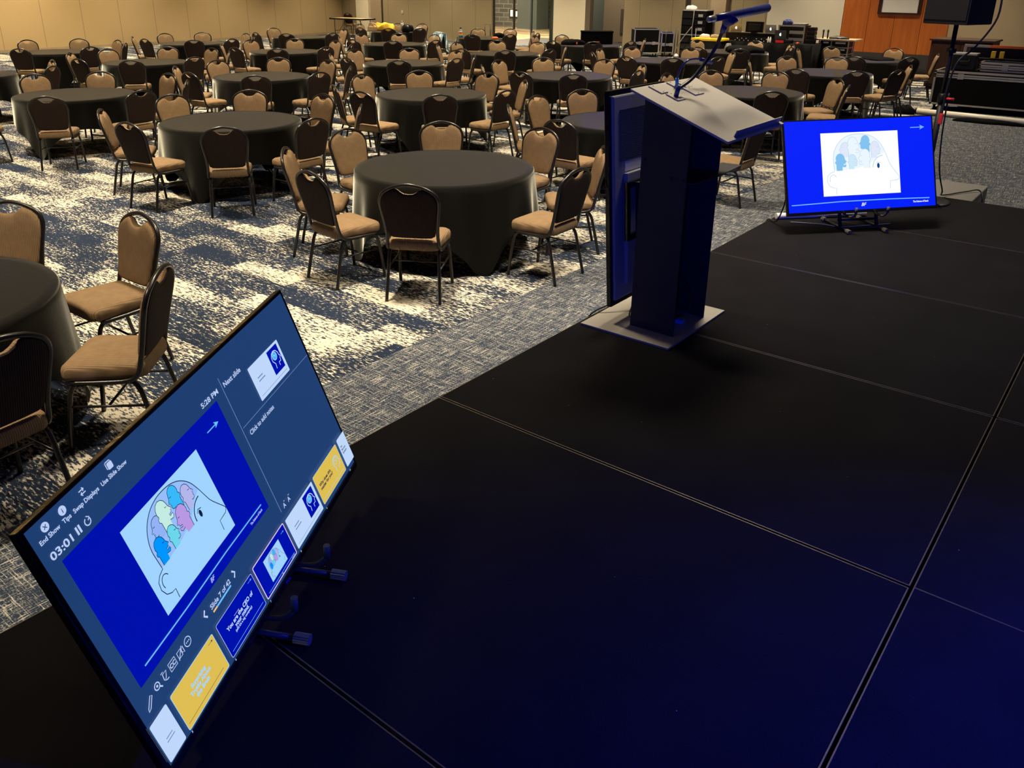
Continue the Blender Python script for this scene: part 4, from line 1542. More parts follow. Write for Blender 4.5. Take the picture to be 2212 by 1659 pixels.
boxpart('top_pad', (-0.213, 0.213, -0.418, 0.418, 0.56, 0.578), 'grey_top', gb, 0.004)
boxpart('badge', (0.10, 0.16, -0.35, -0.33, 0.578, 0.580), 'silver_trim', gb)

# ---------------------------------------------------------------- road cases


def road_case(name, loc, w, d_, h, label, rz=0.0, wheels=True, lid=0.72, cat='road case'):
    e = empty(name, loc, label, cat, rz)
    z0 = 0.11 if wheels else 0.0
    boxpart('body', (-w / 2, w / 2, -d_ / 2, d_ / 2, z0, z0 + h * lid - 0.003), 'black_fabric', e)
    boxpart('lid', (-w / 2, w / 2, -d_ / 2, d_ / 2, z0 + h * lid + 0.003, z0 + h), 'black_fabric', e)
    bm = NB()
    t, g = 0.03, 0.005
    for zz in (z0, z0 + h - t, z0 + h * lid - t - 0.004, z0 + h * lid + 0.004):
        bx(bm, -w / 2 - g, w / 2 + g, -d_ / 2 - g, -d_ / 2, zz, zz + t)
        bx(bm, -w / 2 - g, w / 2 + g, d_ / 2, d_ / 2 + g, zz, zz + t)
        bx(bm, -w / 2 - g, -w / 2, -d_ / 2, d_ / 2, zz, zz + t)
        bx(bm, w / 2, w / 2 + g, -d_ / 2, d_ / 2, zz, zz + t)
    for sx in (-1, 1):
        for sy in (-1, 1):
            x0, x1 = sorted((sx * (w / 2 + g), sx * (w / 2 - t)))
            y0, y1 = sorted((sy * (d_ / 2 + g), sy * (d_ / 2)))
            bx(bm, x0, x1, y0, y1, z0, z0 + h)
            x0, x1 = sorted((sx * (w / 2 + g), sx * (w / 2)))
            y0, y1 = sorted((sy * (d_ / 2), sy * (d_ / 2 - t)))
            bx(bm, x0, x1, y0, y1, z0, z0 + h)
    zt = z0 + h
    for sy in (-1, 1):
        y0, y1 = sorted((sy * (d_ / 2 + g), sy * (d_ / 2 - t)))
        bx(bm, -w / 2 - g, w / 2 + g, y0, y1, zt, zt + g)
    for sx in (-1, 1):
        x0, x1 = sorted((sx * (w / 2 + g), sx * (w / 2 - t)))
        bx(bm, x0, x1, -d_ / 2, d_ / 2, zt, zt + g)
    fin(bm, 'edge_trim', 'silver_trim', e)
    for sx in (-1, 1):
        bm = NB()
        bx(bm, sx * w * 0.28 - 0.05, sx * w * 0.28 + 0.05, -d_ / 2 - 0.012, -d_ / 2 - 0.004, z0 + h * lid - 0.05, z0 + h * lid + 0.05, 0.003)
        fin(bm, 'latch', 'brushed_aluminium', e)
    if wheels:
        for sx in (-1, 1):
            for sy in (-1, 1):
                bm = NB()
                c = Vector((sx * (w / 2 - 0.08), sy * (d_ / 2 - 0.08), 0.05))
                tube(bm, [c - Vector((0.015, 0, 0)), c + Vector((0.015, 0, 0))], 0.05, 14)
                bx(bm, c.x - 0.03, c.x + 0.03, c.y - 0.03, c.y + 0.03, 0.09, z0)
                fin(bm, 'caster', 'black_plastic', e)
    return e


road_case('road_case', (-2.62, 18.15, 0), 2.05, 0.75, 0.62, 'long low silver edged road case on the carpet at the right edge', lid=0.86)
rc = road_case('road_case', (-2.0, 18.28, 0.74), 1.95, 0.45, 0.16, 'shallow silver edged case lying on the long road case', wheels=False, lid=0.5)
bm = NB()
cb = empty('carry_box', (-3.23, 18.10, 0.742), 'black carry box standing on the long road case', 'box')
boxpart('body', (-0.20, 0.20, -0.14, 0.14, 0.0, 0.27), 'black_plastic', cb, 0.02)
boxpart('lid', (-0.21, 0.21, -0.15, 0.15, 0.272, 0.31), 'grey_plastic', cb, 0.012)
tubepart('handle', [(-0.09, -0.15, 0.20), (-0.08, -0.175, 0.17), (0.08, -0.175, 0.17), (0.09, -0.15, 0.20)], 0.008, 'black_plastic', cb)
oc = empty('open_case', (-2.35, 18.75, 0.0), 'tall open equipment case behind the long road case, pale front rail with a red end', 'road case')
boxpart('shell', (-0.95, 0.95, -0.2, 0.2, 0.02, 0.94), 'black_plastic', oc, 0.01)
boxpart('front_rail', (-1.02, -0.58, -0.235, -0.20, 1.135, 1.18), 'silver_trim', oc, 0.006)
o = boxpart('front_rail', (-0.58, 0.95, -0.235, -0.20, 1.135, 1.18), 'orange_plastic', oc, 0.006)
o['label'] = 'red end of the rail'
for x in (-1.0, 0.92):
    boxpart('rail_post', (x - 0.025, x + 0.025, -0.23, -0.2, 0.74, 1.135), 'silver_trim', oc, 0.004)
boxpart('rear_shell', (-0.95, 0.95, 0.0, 0.2, 0.94, 1.12), 'black_plastic', oc, 0.01)
for i, x in enumerate((-2.84, -2.70)):
    yb = empty('clamp', (x, 18.46, 0.93), ('left of two yellow grips in the open case', 'right of two yellow grips in the open case')[i], 'handle', group='yellow grips in the open case')
    boxpart('grip', (-0.04, 0.04, -0.02, 0.02, 0.02, 0.15), 'yellow_plastic', yb, 0.012)
    boxpart('bracket', (-0.05, 0.05, -0.025, 0.025, -0.02, 0.02), 'black_plastic', yb, 0.006)
pod = empty('wooden_podium', (-3.95, 21.75, 0), 'dark wooden cabinet behind the road cases by the cherry wall', 'cabinet')
boxpart('body', (-0.62, 0.62, -0.42, 0.42, 0.06, 1.06), 'dark_wood', pod, 0.006)
boxpart('top', (-0.66, 0.66, -0.46, 0.46, 1.06, 1.10), 'dark_wood', pod, 0.008)
boxpart('plinth', (-0.58, 0.58, -0.38, 0.38, 0.0, 0.06), 'black_plastic', pod)
boxpart('door', (-0.56, -0.01, -0.432, -0.42, 0.12, 1.0), 'dark_wood', pod, 0.004)
boxpart('door', (0.01, 0.56, -0.432, -0.42, 0.12, 1.0), 'dark_wood', pod, 0.004)
wt = empty('white_pipe', (-2.95, 16.92, 0), 'long white pipe lying on the carpet below the road case', 'pipe')
tubepart('pipe', [(-0.72, 0.08, 0.055), (1.35, -0.10, 0.055)], 0.05, 'white_tube', wt, 14, smooth=False)
tubepart('end_cap', [(-0.745, 0.082, 0.055), (-0.715, 0.08, 0.055)], 0.053, 'black_plastic', wt, 14, smooth=False)


def heap(name, loc, sx, sy, h, m_, seed, label, cat, nu=28, nv=20, rz=0.0, lump=1.0):
    """crumpled soft thing: a noisy dome closed below"""
    rnd = random.Random(seed)
    ph = [(rnd.uniform(0, 6.28), rnd.uniform(0, 6.28), rnd.uniform(2, 5), rnd.uniform(2, 5), rnd.uniform(0.3, 1)) for _ in range(7)]
    bm = NB()
    rings = []
    for i in range(nv):
        t = i / (nv - 1)
        ring = []
        for k in range(nu):
            a = 2 * PI * k / nu
            r = math.sin(t * PI / 2) ** 0.7
            z = h * max(0.0, math.cos(t * PI / 2)) ** 0.6
            n = sum(w * math.sin(f1 * a * 1.0 // 1 * 0 + f1 * math.cos(a) * r * 2 + p1) * math.cos(f2 * math.sin(a) * r * 2 + p2) for p1, p2, f1, f2, w in ph) / 4.0
            rr = r * (1 + 0.16 * math.sin(3 * a + ph[0][0]) + 0.10 * math.sin(5 * a + ph[1][0]))
            z2 = max(0.0, z + (0.28 * h * n * lump if 0 < i < nv - 1 else 0)) if i < nv - 1 else 0.0
            ring.append(bm.verts.new((sx * rr * math.cos(a), sy * rr * math.sin(a), z2)))
        rings.append(ring)
    for a, b in zip(rings, rings[1:]):
        for k in range(nu):
            bm.faces.new((a[k], b[k], b[(k + 1) % nu], a[(k + 1) % nu])).smooth = True
    bm.faces.new(rings[-1])
    bmesh.ops.remove_doubles(bm, verts=rings[0], dist=0.002)
    o = fin(bm, name, m_)
    o.location = loc
    o.rotation_euler = (0, 0, rz)
    return tag(o, label, cat)


heap('black_cloth', (-2.45, 16.60, 0.0), 0.55, 0.10, 0.07, 'black_fabric', 4, 'crumpled black cloth along the front of the white pipe', 'cloth')
heap('black_cloth', (-3.86, 16.90, 0.0), 0.16, 0.13, 0.15, 'black_fabric', 9, 'small black cloth heap at the left end of the white pipe', 'cloth')

# ---------------------------------------------------------------- the control tables at the back
et = empty('equipment_table', (-9.15, 22.75, 0), 'long table under black cloth carrying laptops and mixers at the back', 'table')
boxpart('tabletop', (-1.55, 1.55, -0.42, 0.42, 0.72, 0.75), 'tan_laminate', et)
bm = NB()
n = 150
lo, hi = [], []
path = []
for (x0, y0, x1, y1) in ((-1.58, -0.45, 1.58, -0.45), (1.58, -0.45, 1.58, 0.45), (1.58, 0.45, -1.58, 0.45), (-1.58, 0.45, -1.58, -0.45)):
    L_ = math.hypot(x1 - x0, y1 - y0)
    kx = int(L_ / 0.05)
    for k in range(kx):
        t = k / kx
        nx, ny = (y1 - y0) / L_, -(x1 - x0) / L_
        w = 0.02 * math.sin(t * L_ * 17)
        path.append((x0 + (x1 - x0) * t, y0 + (y1 - y0) * t, nx * w, ny * w))
top = [bm.verts.new((x, y, 0.757)) for x, y, a, b in path]
bot = [bm.verts.new((x + a, y + b, 0.01)) for x, y, a, b in path]
for k in range(len(path)):
    q = (k + 1) % len(path)
    bm.faces.new((top[k], top[q], bot[q], bot[k])).smooth = True
bm.faces.new(top)
fin(bm, 'cloth', 'black_fabric', et)
for x in (-1.4, 1.4):
    for y in (-0.35, 0.35):
        tubepart('leg', [(x, y, 0.0), (x, y, 0.72)], 0.015, 'frame_metal', et, smooth=False)
TZ = 0.758


def laptop(x, y, z, label, rz=0.0, w=0.31, m_='brushed_aluminium'):
    e = empty('laptop', (x, y, z), label, 'laptop', rz)
    boxpart('base', (-w / 2, w / 2, -0.02, 0.20, 0.0, 0.016), m_, e, 0.004)
    bm = NB()
    v = [bm.verts.new(p_) for p_ in ((-w / 2, -0.012, 0.018), (w / 2, -0.012, 0.018), (w / 2, -0.06, 0.235), (-w / 2, -0.06, 0.235),
                                     (-w / 2, -0.004, 0.018), (w / 2, -0.004, 0.018), (w / 2, -0.052, 0.235), (-w / 2, -0.052, 0.235))]
    for q in ((0, 1, 2, 3), (7, 6, 5, 4), (0, 4, 5, 1), (1, 5, 6, 2), (2, 6, 7, 3), (3, 7, 4, 0)):
        bm.faces.new([v[i] for i in q])
    ld = fin(bm, 'lid', m_, e)
    bm = NB()
    def P_(a, b):
        return (a, -0.0145 - 0.048 * (b - 0.018) / 0.217, b)
    c = (0.0, 0.125)
    vs = []
    for k in range(22):
        t = 2 * PI * k / 22
        r = 0.034 * (1 - 0.12 * abs(math.cos(t)) ** 3)
        x_, z_ = r * math.cos(t), 1.05 * r * math.sin(t)
        if math.cos(t) > 0.8:
            x_ -= 0.009
        vs.append(bm.verts.new(P_(c[0] + x_, c[1] + z_)))
    bm.faces.new(vs)
    vs = [bm.verts.new(P_(c[0] + a, c[1] + b)) for a, b in ((0.0, 0.038), (0.004, 0.050), (0.014, 0.054), (0.010, 0.042))]
    bm.faces.new(vs)
    fin(bm, 'lit_logo', emit('logo_white', (240, 245, 255), 1.4), ld)
    return e


rs = boxpart('riser_box', (-10.20, -8.70, 22.86, 23.12, TZ, 0.95), 'black_plastic', None, 0.006)
tag(rs, 'long black riser on the rear of the control table, laptops on it', 'riser')
laptop(-9.93, 22.93, 0.951, 'silver laptop beside the gooseneck microphone on the control table, lit mark on its lid', R(8))
laptop(-8.94, 22.93, 0.951, 'silver laptop with a lit mark right of the black screen on the control table', R(-4))
sc = empty('black_screen', (-9.42, 22.95, 0.951), 'black flat screen seen from behind between the two silver laptops', 'monitor')
boxpart('panel', (-0.25, 0.25, -0.02, 0.02, 0.02, 0.30), 'black_plastic', sc, 0.006)
boxpart('rear_housing', (-0.17, 0.17, -0.045, -0.02, 0.06, 0.24), 'black_metal', sc, 0.01)
boxpart('stand', (-0.08, 0.08, -0.06, 0.06, 0.0, 0.02), 'black_plastic', sc, 0.004)
for i, (x0, x1, lab) in enumerate(((-9.75, -9.30, 'left mixing desk with small lights at the front of the control table'), (-9.22, -8.72, 'right mixing desk with small lights at the front of the control table'))):
    mx_ = empty('mixing_desk', ((x0 + x1) / 2, 22.58, TZ), lab, 'mixer', group='mixing desks on the control table')
    w = x1 - x0
    bm = NB()
    v = [bm.verts.new(p_) for p_ in ((-w / 2, -0.18, 0), (w / 2, -0.18, 0), (w / 2, 0.2, 0), (-w / 2, 0.2, 0), (-w / 2, -0.18, 0.13), (w / 2, -0.18, 0.13), (w / 2, 0.2, 0.05), (-w / 2, 0.2, 0.05))]
    for q in ((3, 2, 1, 0), (4, 5, 6, 7), (0, 1, 5, 4), (1, 2, 6, 5), (2, 3, 7, 6), (3, 0, 4, 7)):
        bm.faces.new([v[j] for j in q])
    fin(bm, 'console_body', 'black_plastic', mx_)
    for k in range(7):
        x = -w / 2 + 0.04 + k * (w - 0.08) / 6
        boxpart('socket', (x - 0.012, x + 0.012, -0.184, -0.18, 0.02 + 0.05 * (k % 2), 0.04 + 0.05 * (k % 2)), 'white_plastic', mx_)
for i, x in enumerate((-8.79, -8.73)):
    bm = NB()
    lathe(bm, [(0.020, 0.0), (0.024, 0.01), (0.024, 0.10), (0.012, 0.125), (0.012, 0.15)], 14)
    o = fin(bm, 'white_bottle', 'white_plastic')
    o.location = (x + 0.02, 22.36, TZ)
    tag(o, ('left of two small white bottles beside the rack case', 'right of two small white bottles beside the rack case')[i], 'bottle', 'small white bottles on the control table')
rk = empty('rack_case', (-8.30, 22.90, TZ), 'silver framed equipment rack on the right of the control table', 'equipment rack')
boxpart('shell', (-0.35, 0.35, -0.2, 0.25, 0.0, 0.44), 'black_plastic', rk, 0.006)
bm = NB()
for q in ((-0.36, 0.36, -0.215, -0.19, 0.0, 0.03), (-0.36, 0.36, -0.215, -0.19, 0.41, 0.445), (-0.36, -0.325, -0.215, -0.19, 0.03, 0.41), (0.325, 0.36, -0.215, -0.19, 0.03, 0.41)):
    bx(bm, *q)
fin(bm, 'frame_rails', 'silver_trim', rk)
for k, mm in enumerate(('brushed_aluminium', 'black_gloss', 'brushed_aluminium', 'black_gloss')):
    boxpart('rack_unit', (-0.05, 0.32, -0.212, -0.19, 0.05 + 0.09 * k, 0.13 + 0.09 * k), mm, rk, 0.003)
laptop(-8.48, 22.46, TZ + 0.09, 'dark laptop with a lit mark in front of the silver framed rack', R(3), 0.3, 'black_metal')
bb = empty('black_tool_case', (-8.42, 22.46, TZ), 'black case with a red label under the dark laptop', 'case')
boxpart('body', (-0.22, 0.24, -0.07, 0.16, 0.0, 0.088), 'black_plastic', bb, 0.006)
boxpart('red_label', (-0.16, 0.06, -0.074, -0.07, 0.01, 0.075), 'red_plastic', bb)
o = boxpart('orange_tape_roll', (-8.02, -7.95, 22.36, 22.43, TZ, TZ + 0.045), 'orange_plastic', None, 0.015)
tag(o, 'small orange roll in front of the silver framed rack', 'tape roll')
heap('blue_cloth', (-8.50, 22.88, TZ + 0.447), 0.12, 0.10, 0.13, 'blue_fabric', 3, 'folded dark blue cloth on top of the silver framed rack', 'cloth')
o = boxpart('receiver_unit', (-8.33, -7.98, 22.78, 23.03, TZ + 0.446, TZ + 0.49), 'grey_plastic', None, 0.006)
tag(o, 'flat grey receiver lying on top of the silver framed rack', 'receiver')
cr_ = empty('black_crate', (-7.80, 22.85, TZ), 'black slatted crate right of the silver framed rack', 'crate')
for k in range(4):
    boxpart('slat', (-0.10, 0.10, -0.10, 0.10, 0.02 + 0.10 * k, 0.09 + 0.10 * k), 'black_plastic', cr_, 0.004)
boxpart('core', (-0.09, 0.09, -0.09, 0.09, 0.0, 0.41), 'black_metal', cr_)
st = boxpart('side_board', (-7.75, -6.75, 23.02, 23.75, 0.843, 0.88), 'tan_paint', None, 0.004)
tag(st, 'pale board lying on the drawer trolley', 'board')
ct = empty('drawer_trolley', (-7.35, 23.55, 0), 'silver trolley with rows of black drawers in front of the cherry wall', 'trolley')
bm = NB()
W2, D2 = 0.38, 0.24
for x in (-W2, -0.06, W2):
    for y in (-D2, D2):
        bx(bm, x - 0.014, x + 0.014, y - 0.014, y + 0.014, 0.09, 0.838)
for z in (0.10, 0.33, 0.50, 0.66, 0.83):
    bx(bm, -W2 - 0.012, -W2 + 0.012, -D2, D2, z - 0.012, z + 0.012)
    bx(bm, W2 - 0.012, W2 + 0.012, -D2, D2, z - 0.012, z + 0.012)
    bx(bm, -W2, W2, -D2 - 0.012, -D2 + 0.012, z - 0.012, z + 0.012)
    bx(bm, -W2, W2, D2 - 0.012, D2 + 0.012, z - 0.012, z + 0.012)
fin(bm, 'frame', 'silver_trim', ct)
for r_, (z0, z1) in enumerate(((0.12, 0.315), (0.345, 0.485), (0.515, 0.645), (0.675, 0.815))):
    for c_, (x0, x1) in enumerate(((-W2 + 0.02, -0.08), (-0.04, W2 - 0.02))):
        dw = boxpart('drawer', (x0, x1, -D2 + 0.015, D2 - 0.02, z0, z1), 'black_plastic', ct, 0.004)
        if c_ == 1 or r_ == 3:
            boxpart('drawer_label', (x0 + 0.08, x1 - 0.06, -D2 + 0.008, -D2 + 0.015, z1 - 0.06, z1 - 0.02), 'white_plastic', dw)
for x in (-W2, W2):
    for y in (-D2, D2):
        bm = NB()
        tube(bm, [(x - 0.015, y, 0.045), (x + 0.015, y, 0.045)], 0.045, 14)
        fin(bm, 'caster', 'black_plastic', ct)
for i, x in enumerate((-7.62, -7.50)):
    w_ = empty('wireless_microphone', (x, 23.2, 0.8805), ('left of two black microphones standing up beside the cherry wall', 'right of two black microphones standing up beside the cherry wall')[i], 'microphone', group='black microphones standing on the trolley')
    bm = NB()
    lathe(bm, [(0.016, 0.0), (0.018, 0.02), (0.02, 0.15)], 12)
    fin(bm, 'handle', 'black_plastic', w_)
    bm = NB()
    lathe(bm, [(0.02, 0.15), (0.027, 0.18), (0.024, 0.215), (0.008, 0.23)], 12)
    fin(bm, 'grille', 'black_metal', w_)
heap('loose_cables', (-7.20, 23.25, 0.8805), 0.22, 0.14, 0.07, 'cable_black', 12, 'tangle of black cables on the board over the drawer trolley', 'cables')

# tall black tote with a yellow lid
to = empty('storage_tote', (-10.28, 22.05, 0), 'tall black storage tote with a yellow lid left of the control table', 'storage tote')
bm = NB()
v = [bm.verts.new(p_) for p_ in ((-0.36, -0.2, 0), (0.36, -0.2, 0), (0.36, 0.2, 0), (-0.36, 0.2, 0), (-0.41, -0.24, 0.76), (0.41, -0.24, 0.76), (0.41, 0.24, 0.76), (-0.41, 0.24, 0.76))]
for q in ((3, 2, 1, 0), (4, 5, 6, 7), (0, 1, 5, 4), (1, 2, 6, 5), (2, 3, 7, 6), (3, 0, 4, 7)):
    bm.faces.new([v[j] for j in q])
fin(bm, 'bin', 'black_plastic', to)
boxpart('lid', (-0.44, 0.44, -0.27, 0.27, 0.76, 0.83), 'yellow_plastic', to, 0.02)
for i, (x, col_, lab) in enumerate(((-10.45, 'white_plastic', 'pale box of small parts on the yellow lid'), (-10.15, 'tan_paint', 'tan pouch on the right of the yellow lid'))):
    heap('loose_part', (x, 22.05, 0.832), 0.13, 0.09, 0.09, col_, 20 + i, lab, 'pouch')
heap('cable_tangle', (-9.72, 22.0, 0.0), 0.14, 0.14, 0.70, 'cable_grey', 31, 'tangle of grey cables hanging between the yellow lidded tote and the table', 'cables', lump=0.5)

# amplifier racks and cases along the back wall
for i, (x, z, lab) in enumerate(((-12.40, 0.0, 'lower left amplifier rack by the back wall'), (-12.40, 0.72, 'upper left amplifier rack by the back wall'),
                                 (-11.98, 0.0, 'lower right amplifier rack by the back wall'), (-11.98, 0.72, 'upper right amplifier rack by the back wall'))):
    e = empty('amplifier_rack', (x, 25.1, z), lab, 'equipment rack', group='stacked amplifier racks')
    boxpart('shell', (-0.20, 0.20, -0.25, 0.25, 0.0, 0.69), 'black_fabric', e, 0.008)
    boxpart('top_trim', (-0.205, 0.205, -0.255, 0.255, 0.69, 0.718), 'grey_plastic', e, 0.004)
    for k in range(3):
        u_ = boxpart('amplifier', (-0.17, 0.17, -0.262, -0.25, 0.08 + 0.2 * k, 0.24 + 0.2 * k), 'black_gloss', e, 0.003)
        if i > 1:
            boxpart('display_plate', (-0.06, 0.09, -0.266, -0.262, 0.12 + 0.2 * k, 0.2 + 0.2 * k), 'grey_plastic', u_)
for i, pts in enumerate((((-12.18, 24.80, 1.46), (-12.14, 24.72, 1.2), (-12.16, 24.72, 0.8), (-12.10, 24.70, 0.4), (-12.12, 24.6, 0.02)),
                         ((-12.2, 24.78, 0.95), (-12.4, 24.6, 0.6), (-12.55, 24.55, 0.3), (-12.62, 24.5, 0.02)),
                         ((-12.05, 24.78, 0.9), (-11.95, 24.6, 0.5), (-11.8, 24.5, 0.02)))):
    tag(tubepart('rack_cable', pts, 0.014, 'cable_grey'), ('pale cable hanging straight down between the amplifier racks', 'pale cable slanting left from the amplifier racks', 'pale cable slanting right from the amplifier racks')[i], 'cable')
heap('white_cloth', (-12.40, 25.05, 1.44), 0.16, 0.14, 0.12, 'white_plastic', 8, 'crumpled white cloth on the left amplifier rack stack', 'cloth')
road_case('road_case', (-13.72, 24.62, 0), 0.80, 0.72, 0.74, 'larger upright silver edged road case by the dim doorway', rz=R(38), lid=0.42)
road_case('road_case', (-13.22, 25.15, 0), 0.40, 0.60, 0.62, 'narrow upright silver edged road case right of the larger one', rz=R(32), lid=0.42)
for i, (x, y, h, lab) in enumerate(((-13.02, 25.3, 0.86, 'thin black pole right of the narrow road case'), (-12.98, 24.6, 0.84, 'thin black pole between the road cases and the dark wall gap'), (-12.72, 24.9, 0.90, 'thin black pole with a pale foot near the amplifier racks'))):
    e = empty('floor_pole', (x, y, 0), lab, 'pole')
    tubepart('rod', [(0, 0, 0.02), (0.01, 0, h)], 0.014, 'black_metal', e, smooth=False)
    bm = NB()
    lathe(bm, [(0.09, 0.0), (0.09, 0.015), (0.03, 0.03)] if i < 2 else [(0.08, 0.0), (0.09, 0.04), (0.05, 0.09), (0.02, 0.11)], 16)
    fin(bm, 'foot', 'black_metal' if i < 2 else 'white_plastic', e)

# ---------------------------------------------------------------- folding table in the far left corner
ft = empty('folding_table', (-27.45, 24.45, 0), 'bare rectangular folding table with a pale top in the far left corner', 'table', R(6))
boxpart('tabletop', (-0.92, 0.92, -0.38, 0.38, 0.715, 0.745), 'tan_laminate', ft, 0.004)
bm = NB()
for q in ((-0.93, 0.93, -0.39, -0.38, 0.69, 0.748), (-0.93, 0.93, 0.38, 0.39, 0.69, 0.748), (-0.93, -0.92, -0.38, 0.38, 0.69, 0.748), (0.92, 0.93, -0.38, 0.38, 0.69, 0.748)):
    bx(bm, *q)
fin(bm, 'edge_band', 'black_plastic', ft)
for s in (-1, 1):
    for y in (-0.3, 0.3):
        tubepart('leg', [(s * 0.72, y, 0.71), (s * 0.72, y, 0.0)], 0.014, 'frame_metal', ft, smooth=False)
    tubepart('brace', [(s * 0.72, 0.0, 0.25), (s * 0.35, 0.0, 0.70)], 0.010, 'frame_metal', ft, smooth=False)
    tubepart('crossbar', [(s * 0.72, -0.3, 0.25), (s * 0.72, 0.3, 0.25)], 0.010, 'frame_metal', ft, smooth=False)

# ---------------------------------------------------------------- belongings on the back tables
QZ = 0.7535


def bottle(name, x, y, r, h, m_, label, cap='black_plastic', band=None):
    e = empty(name, (x, y, QZ), label, 'bottle')
    bm = NB()
    lathe(bm, [(r * 0.9, 0), (r, 0.01), (r, h * 0.66), (r * 0.6, h * 0.82), (r * 0.42, h * 0.86), (r * 0.42, h * 0.9)], 20)
    fin(bm, 'body', m_, e)
    bm = NB()
    lathe(bm, [(r * 0.48, h * 0.9), (r * 0.48, h), (r * 0.3, h * 1.01)], 16)
    fin(bm, 'cap', cap, e)
    if band:
        for k, bmat in enumerate(band):
            bm = NB()
            z0 = h * (0.08 + 0.14 * k)
            lathe(bm, [(r * 1.02, z0), (r * 1.02, z0 + h * 0.13)], 20)
            fin(bm, 'label_band', bmat, e)
    return e


heap('yellow_sack', (-19.98, 19.12, QZ), 0.36, 0.22, 0.21, 'yellow_fabric', 5, 'crumpled bright yellow bundle on the last table before the tan back wall', 'bundle', 56, 30, rz=R(25), lump=1.4)
bottle('water_bottle', -19.62, 19.55, 0.05, 0.29, 'clear_bottle', 'clear water bottle right of the yellow bundle', 'white_plastic')
hb = heap('round_bag', (-19.10, 19.25, QZ), 0.18, 0.15, 0.21, 'black_plastic', 6, 'round black bag with a white tag on the last table', 'bag', lump=0.25)
tagp = boxpart('tag', (-0.03, 0.03, -0.165, -0.15, 0.02, 0.09), 'white_plastic', hb, 0.006)
heap('grey_pouch', (-18.95, 19.62, QZ), 0.13, 0.10, 0.13, 'grey_plastic', 16, 'grey pouch behind the round black bag', 'pouch', lump=0.5)
tb = empty('tote_bag', (-20.10, 18.72, QZ), 'tan strapped bag left of the yellow bundle', 'bag', R(20))
boxpart('body', (-0.15, 0.12, -0.07, 0.07, 0.0, 0.13), 'tan_leather', tb, 0.02)
for y in (-0.06, 0.06):
    tubepart('strap', [(-0.10, y, 0.12), (-0.08, y, 0.21), (-0.02, y, 0.24), (0.05, y, 0.20), (0.08, y, 0.12)], 0.013, 'tan_leather', tb)
tubepart('strap', [(0.02, 0.0, 0.12), (0.06, 0.0, 0.22), (0.13, 0.0, 0.18), (0.17, 0.0, 0.04)], 0.013, 'tan_leather', tb)
bottle('insulated_bottle', -16.12, 18.36, 0.055, 0.26, 'grey_plastic', 'insulated bottle with rainbow bands beside the denim jacket', 'black_plastic', ('cyan_plastic', 'yellow_plastic', 'orange_plastic', 'white_plastic'))
heap('flat_cap', (-16.02, 18.78, QZ), 0.12, 0.08, 0.05, 'black_fabric', 15, 'flat black cloth right of the rainbow banded bottle', 'cloth')
heap('black_bag', (-15.25, 19.0, QZ), 0.16, 0.12, 0.13, 'black_fabric', 14, 'black bag on the table before the glass doors', 'bag', lump=0.5)
heap('orange_pouch', (-14.98, 18.50, QZ), 0.09, 0.07, 0.06, 'orange_plastic', 13, 'bright orange pouch on the table before the glass doors', 'pouch', lump=0.4)
bp = heap('small_backpack', (-18.86, 18.95, QZ), 0.11, 0.10, 0.17, 'black_fabric', 11, 'small black backpack at the right end of the last table', 'backpack', lump=0.3)
# denim jacket over the back of a chair
bm = NB()
nu, nv = 22, 20
grid = []
rnd = random.Random(3)
for i in range(nv):
    row_ = []
    s = i / (nv - 1)
    for k in range(nu):
        u_ = k / (nu - 1) - 0.5
        wv = 0.035 * math.sin(9 * u_ * 3 + 4.2 * s) + 0.025 * math.sin(17 * u_ + 9 * s)
        L_ = (s - 0.45) * (0.95 + 0.18 * math.sin(7 * u_))
        if abs(L_) < 0.05:
            y, z = L_, 0.975 - 6 * L_ * L_
        else:
            y, z = (0.05 + 0.15 * (abs(L_) - 0.05) + wv) * (1 if L_ > 0 else -1), 0.96 - (abs(L_) - 0.05)
        row_.append(bm.verts.new((u_ * (0.50 + 0.15 * abs(s - 0.45)), y, z)))
    grid.append(row_)
for i in range(nv - 1):
    for k in range(nu - 1):
        bm.faces.new((grid[i][k], grid[i][k + 1], grid[i + 1][k + 1], grid[i + 1][k])).smooth = True
bmesh.ops.solidify(bm, geom=bm.faces[:], thickness=0.012)
dj = fin(bm, 'denim_jacket', 'denim_fabric')
dj.location = JACKET
dj.rotation_euler = (0, 0, R(JACKET_RZ))
tag(dj, 'pale blue denim jacket hung over a chair back at the far tables', 'jacket')
tubes = []
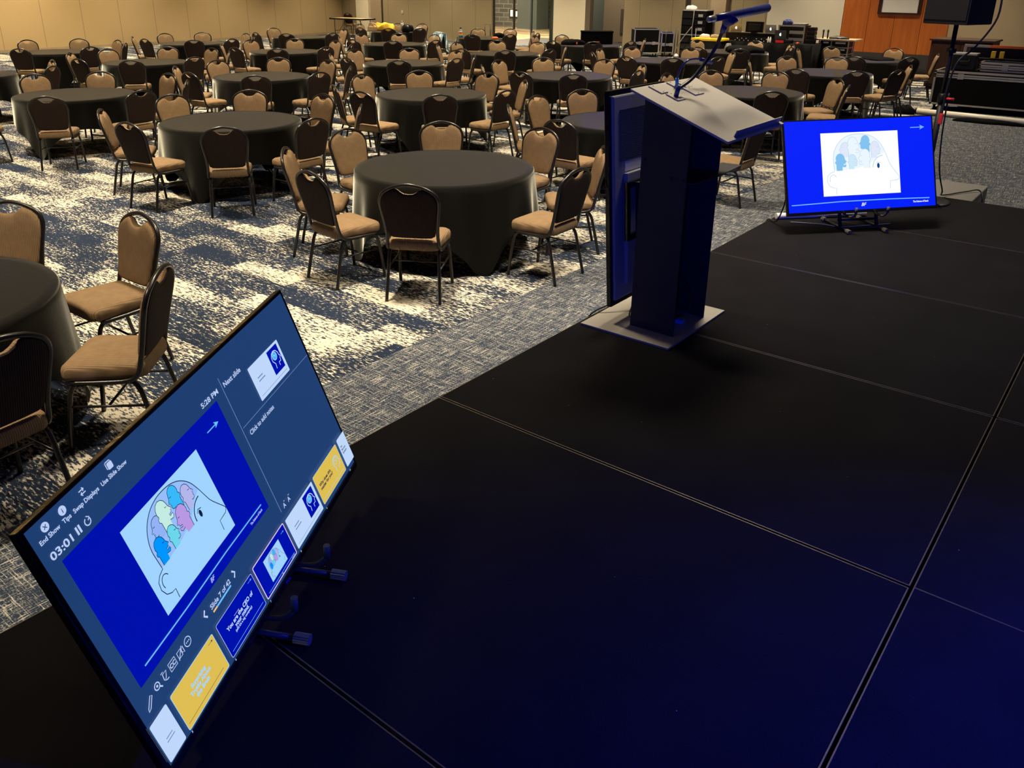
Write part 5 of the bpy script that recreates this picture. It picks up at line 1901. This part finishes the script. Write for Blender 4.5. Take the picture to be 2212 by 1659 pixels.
for s in (-1, 1):
    bm = NB()
    tube(bm, smooth_path([(s * 0.22, -0.06, 0.93), (s * 0.27, -0.10, 0.78), (s * 0.25, -0.11, 0.55)]), [0.055] * 12 + [0.045], 12) if False else tube(bm, [(s * 0.22, -0.05, 0.92), (s * 0.265, -0.10, 0.76), (s * 0.25, -0.11, 0.55)], [0.05, 0.055, 0.045], 12)
    fin(bm, 'sleeve', 'denim_fabric', dj)
sc_ = empty('suitcase', (-17.05, 20.6, 0), 'dark suitcase with its handle pulled up before the glass doors', 'suitcase')
boxpart('shell', (-0.2, 0.2, -0.12, 0.12, 0.04, 0.60), 'black_plastic', sc_, 0.03)
tubepart('handle', [(-0.11, 0.08, 0.58), (-0.11, 0.08, 0.98), (0.11, 0.08, 0.98), (0.11, 0.08, 0.58)], 0.012, 'black_metal', sc_, smooth=False)
for x in (-0.15, 0.15):
    bm = NB()
    tube(bm, [(x - 0.02, 0.08, 0.03), (x + 0.02, 0.08, 0.03)], 0.03, 10)
    fin(bm, 'wheel', 'black_plastic', sc_)
bcx = empty('equipment_case', (-11.92, 18.86, QZ), 'large black soft case with a red strip on the table before the dim doorway', 'case', R(38))
boxpart('body', (-0.40, 0.40, -0.17, 0.17, 0.0, 0.30), 'black_fabric', bcx, 0.03)
boxpart('flap', (-0.41, 0.41, -0.18, 0.18, 0.28, 0.32), 'black_fabric', bcx, 0.012)
boxpart('red_strip', (-0.12, 0.06, -0.176, -0.168, 0.05, 0.075), 'orange_plastic', bcx)
hb2 = heap('duffel_bag', (-12.22, 18.18, QZ), 0.30, 0.14, 0.13, 'black_fabric', 18, 'slumped black bag with an orange tag beside the large black case', 'bag', rz=R(38), lump=0.6)
boxpart('tag', (0.10, 0.13, -0.155, -0.125, 0.02, 0.07), 'orange_plastic', hb2, 0.004)
heap('black_jacket', (-7.98, 18.92, QZ), 0.42, 0.34, 0.15, 'black_fabric', 22, 'black jacket heaped on the table in front of the control table', 'jacket', 40, 24, lump=1.0)
heap('black_shirt', (-5.08, 19.12, QZ), 0.34, 0.26, 0.05, 'black_fabric', 23, 'black garment lying flat on the table before the cherry wall', 'clothing', 36, 20, lump=0.8)
heap('black_bag', (-5.3, 23.6, 0.0), 0.35, 0.25, 0.22, 'black_fabric', 24, 'black bag on the floor at the foot of the cherry wall', 'bag', lump=0.5)
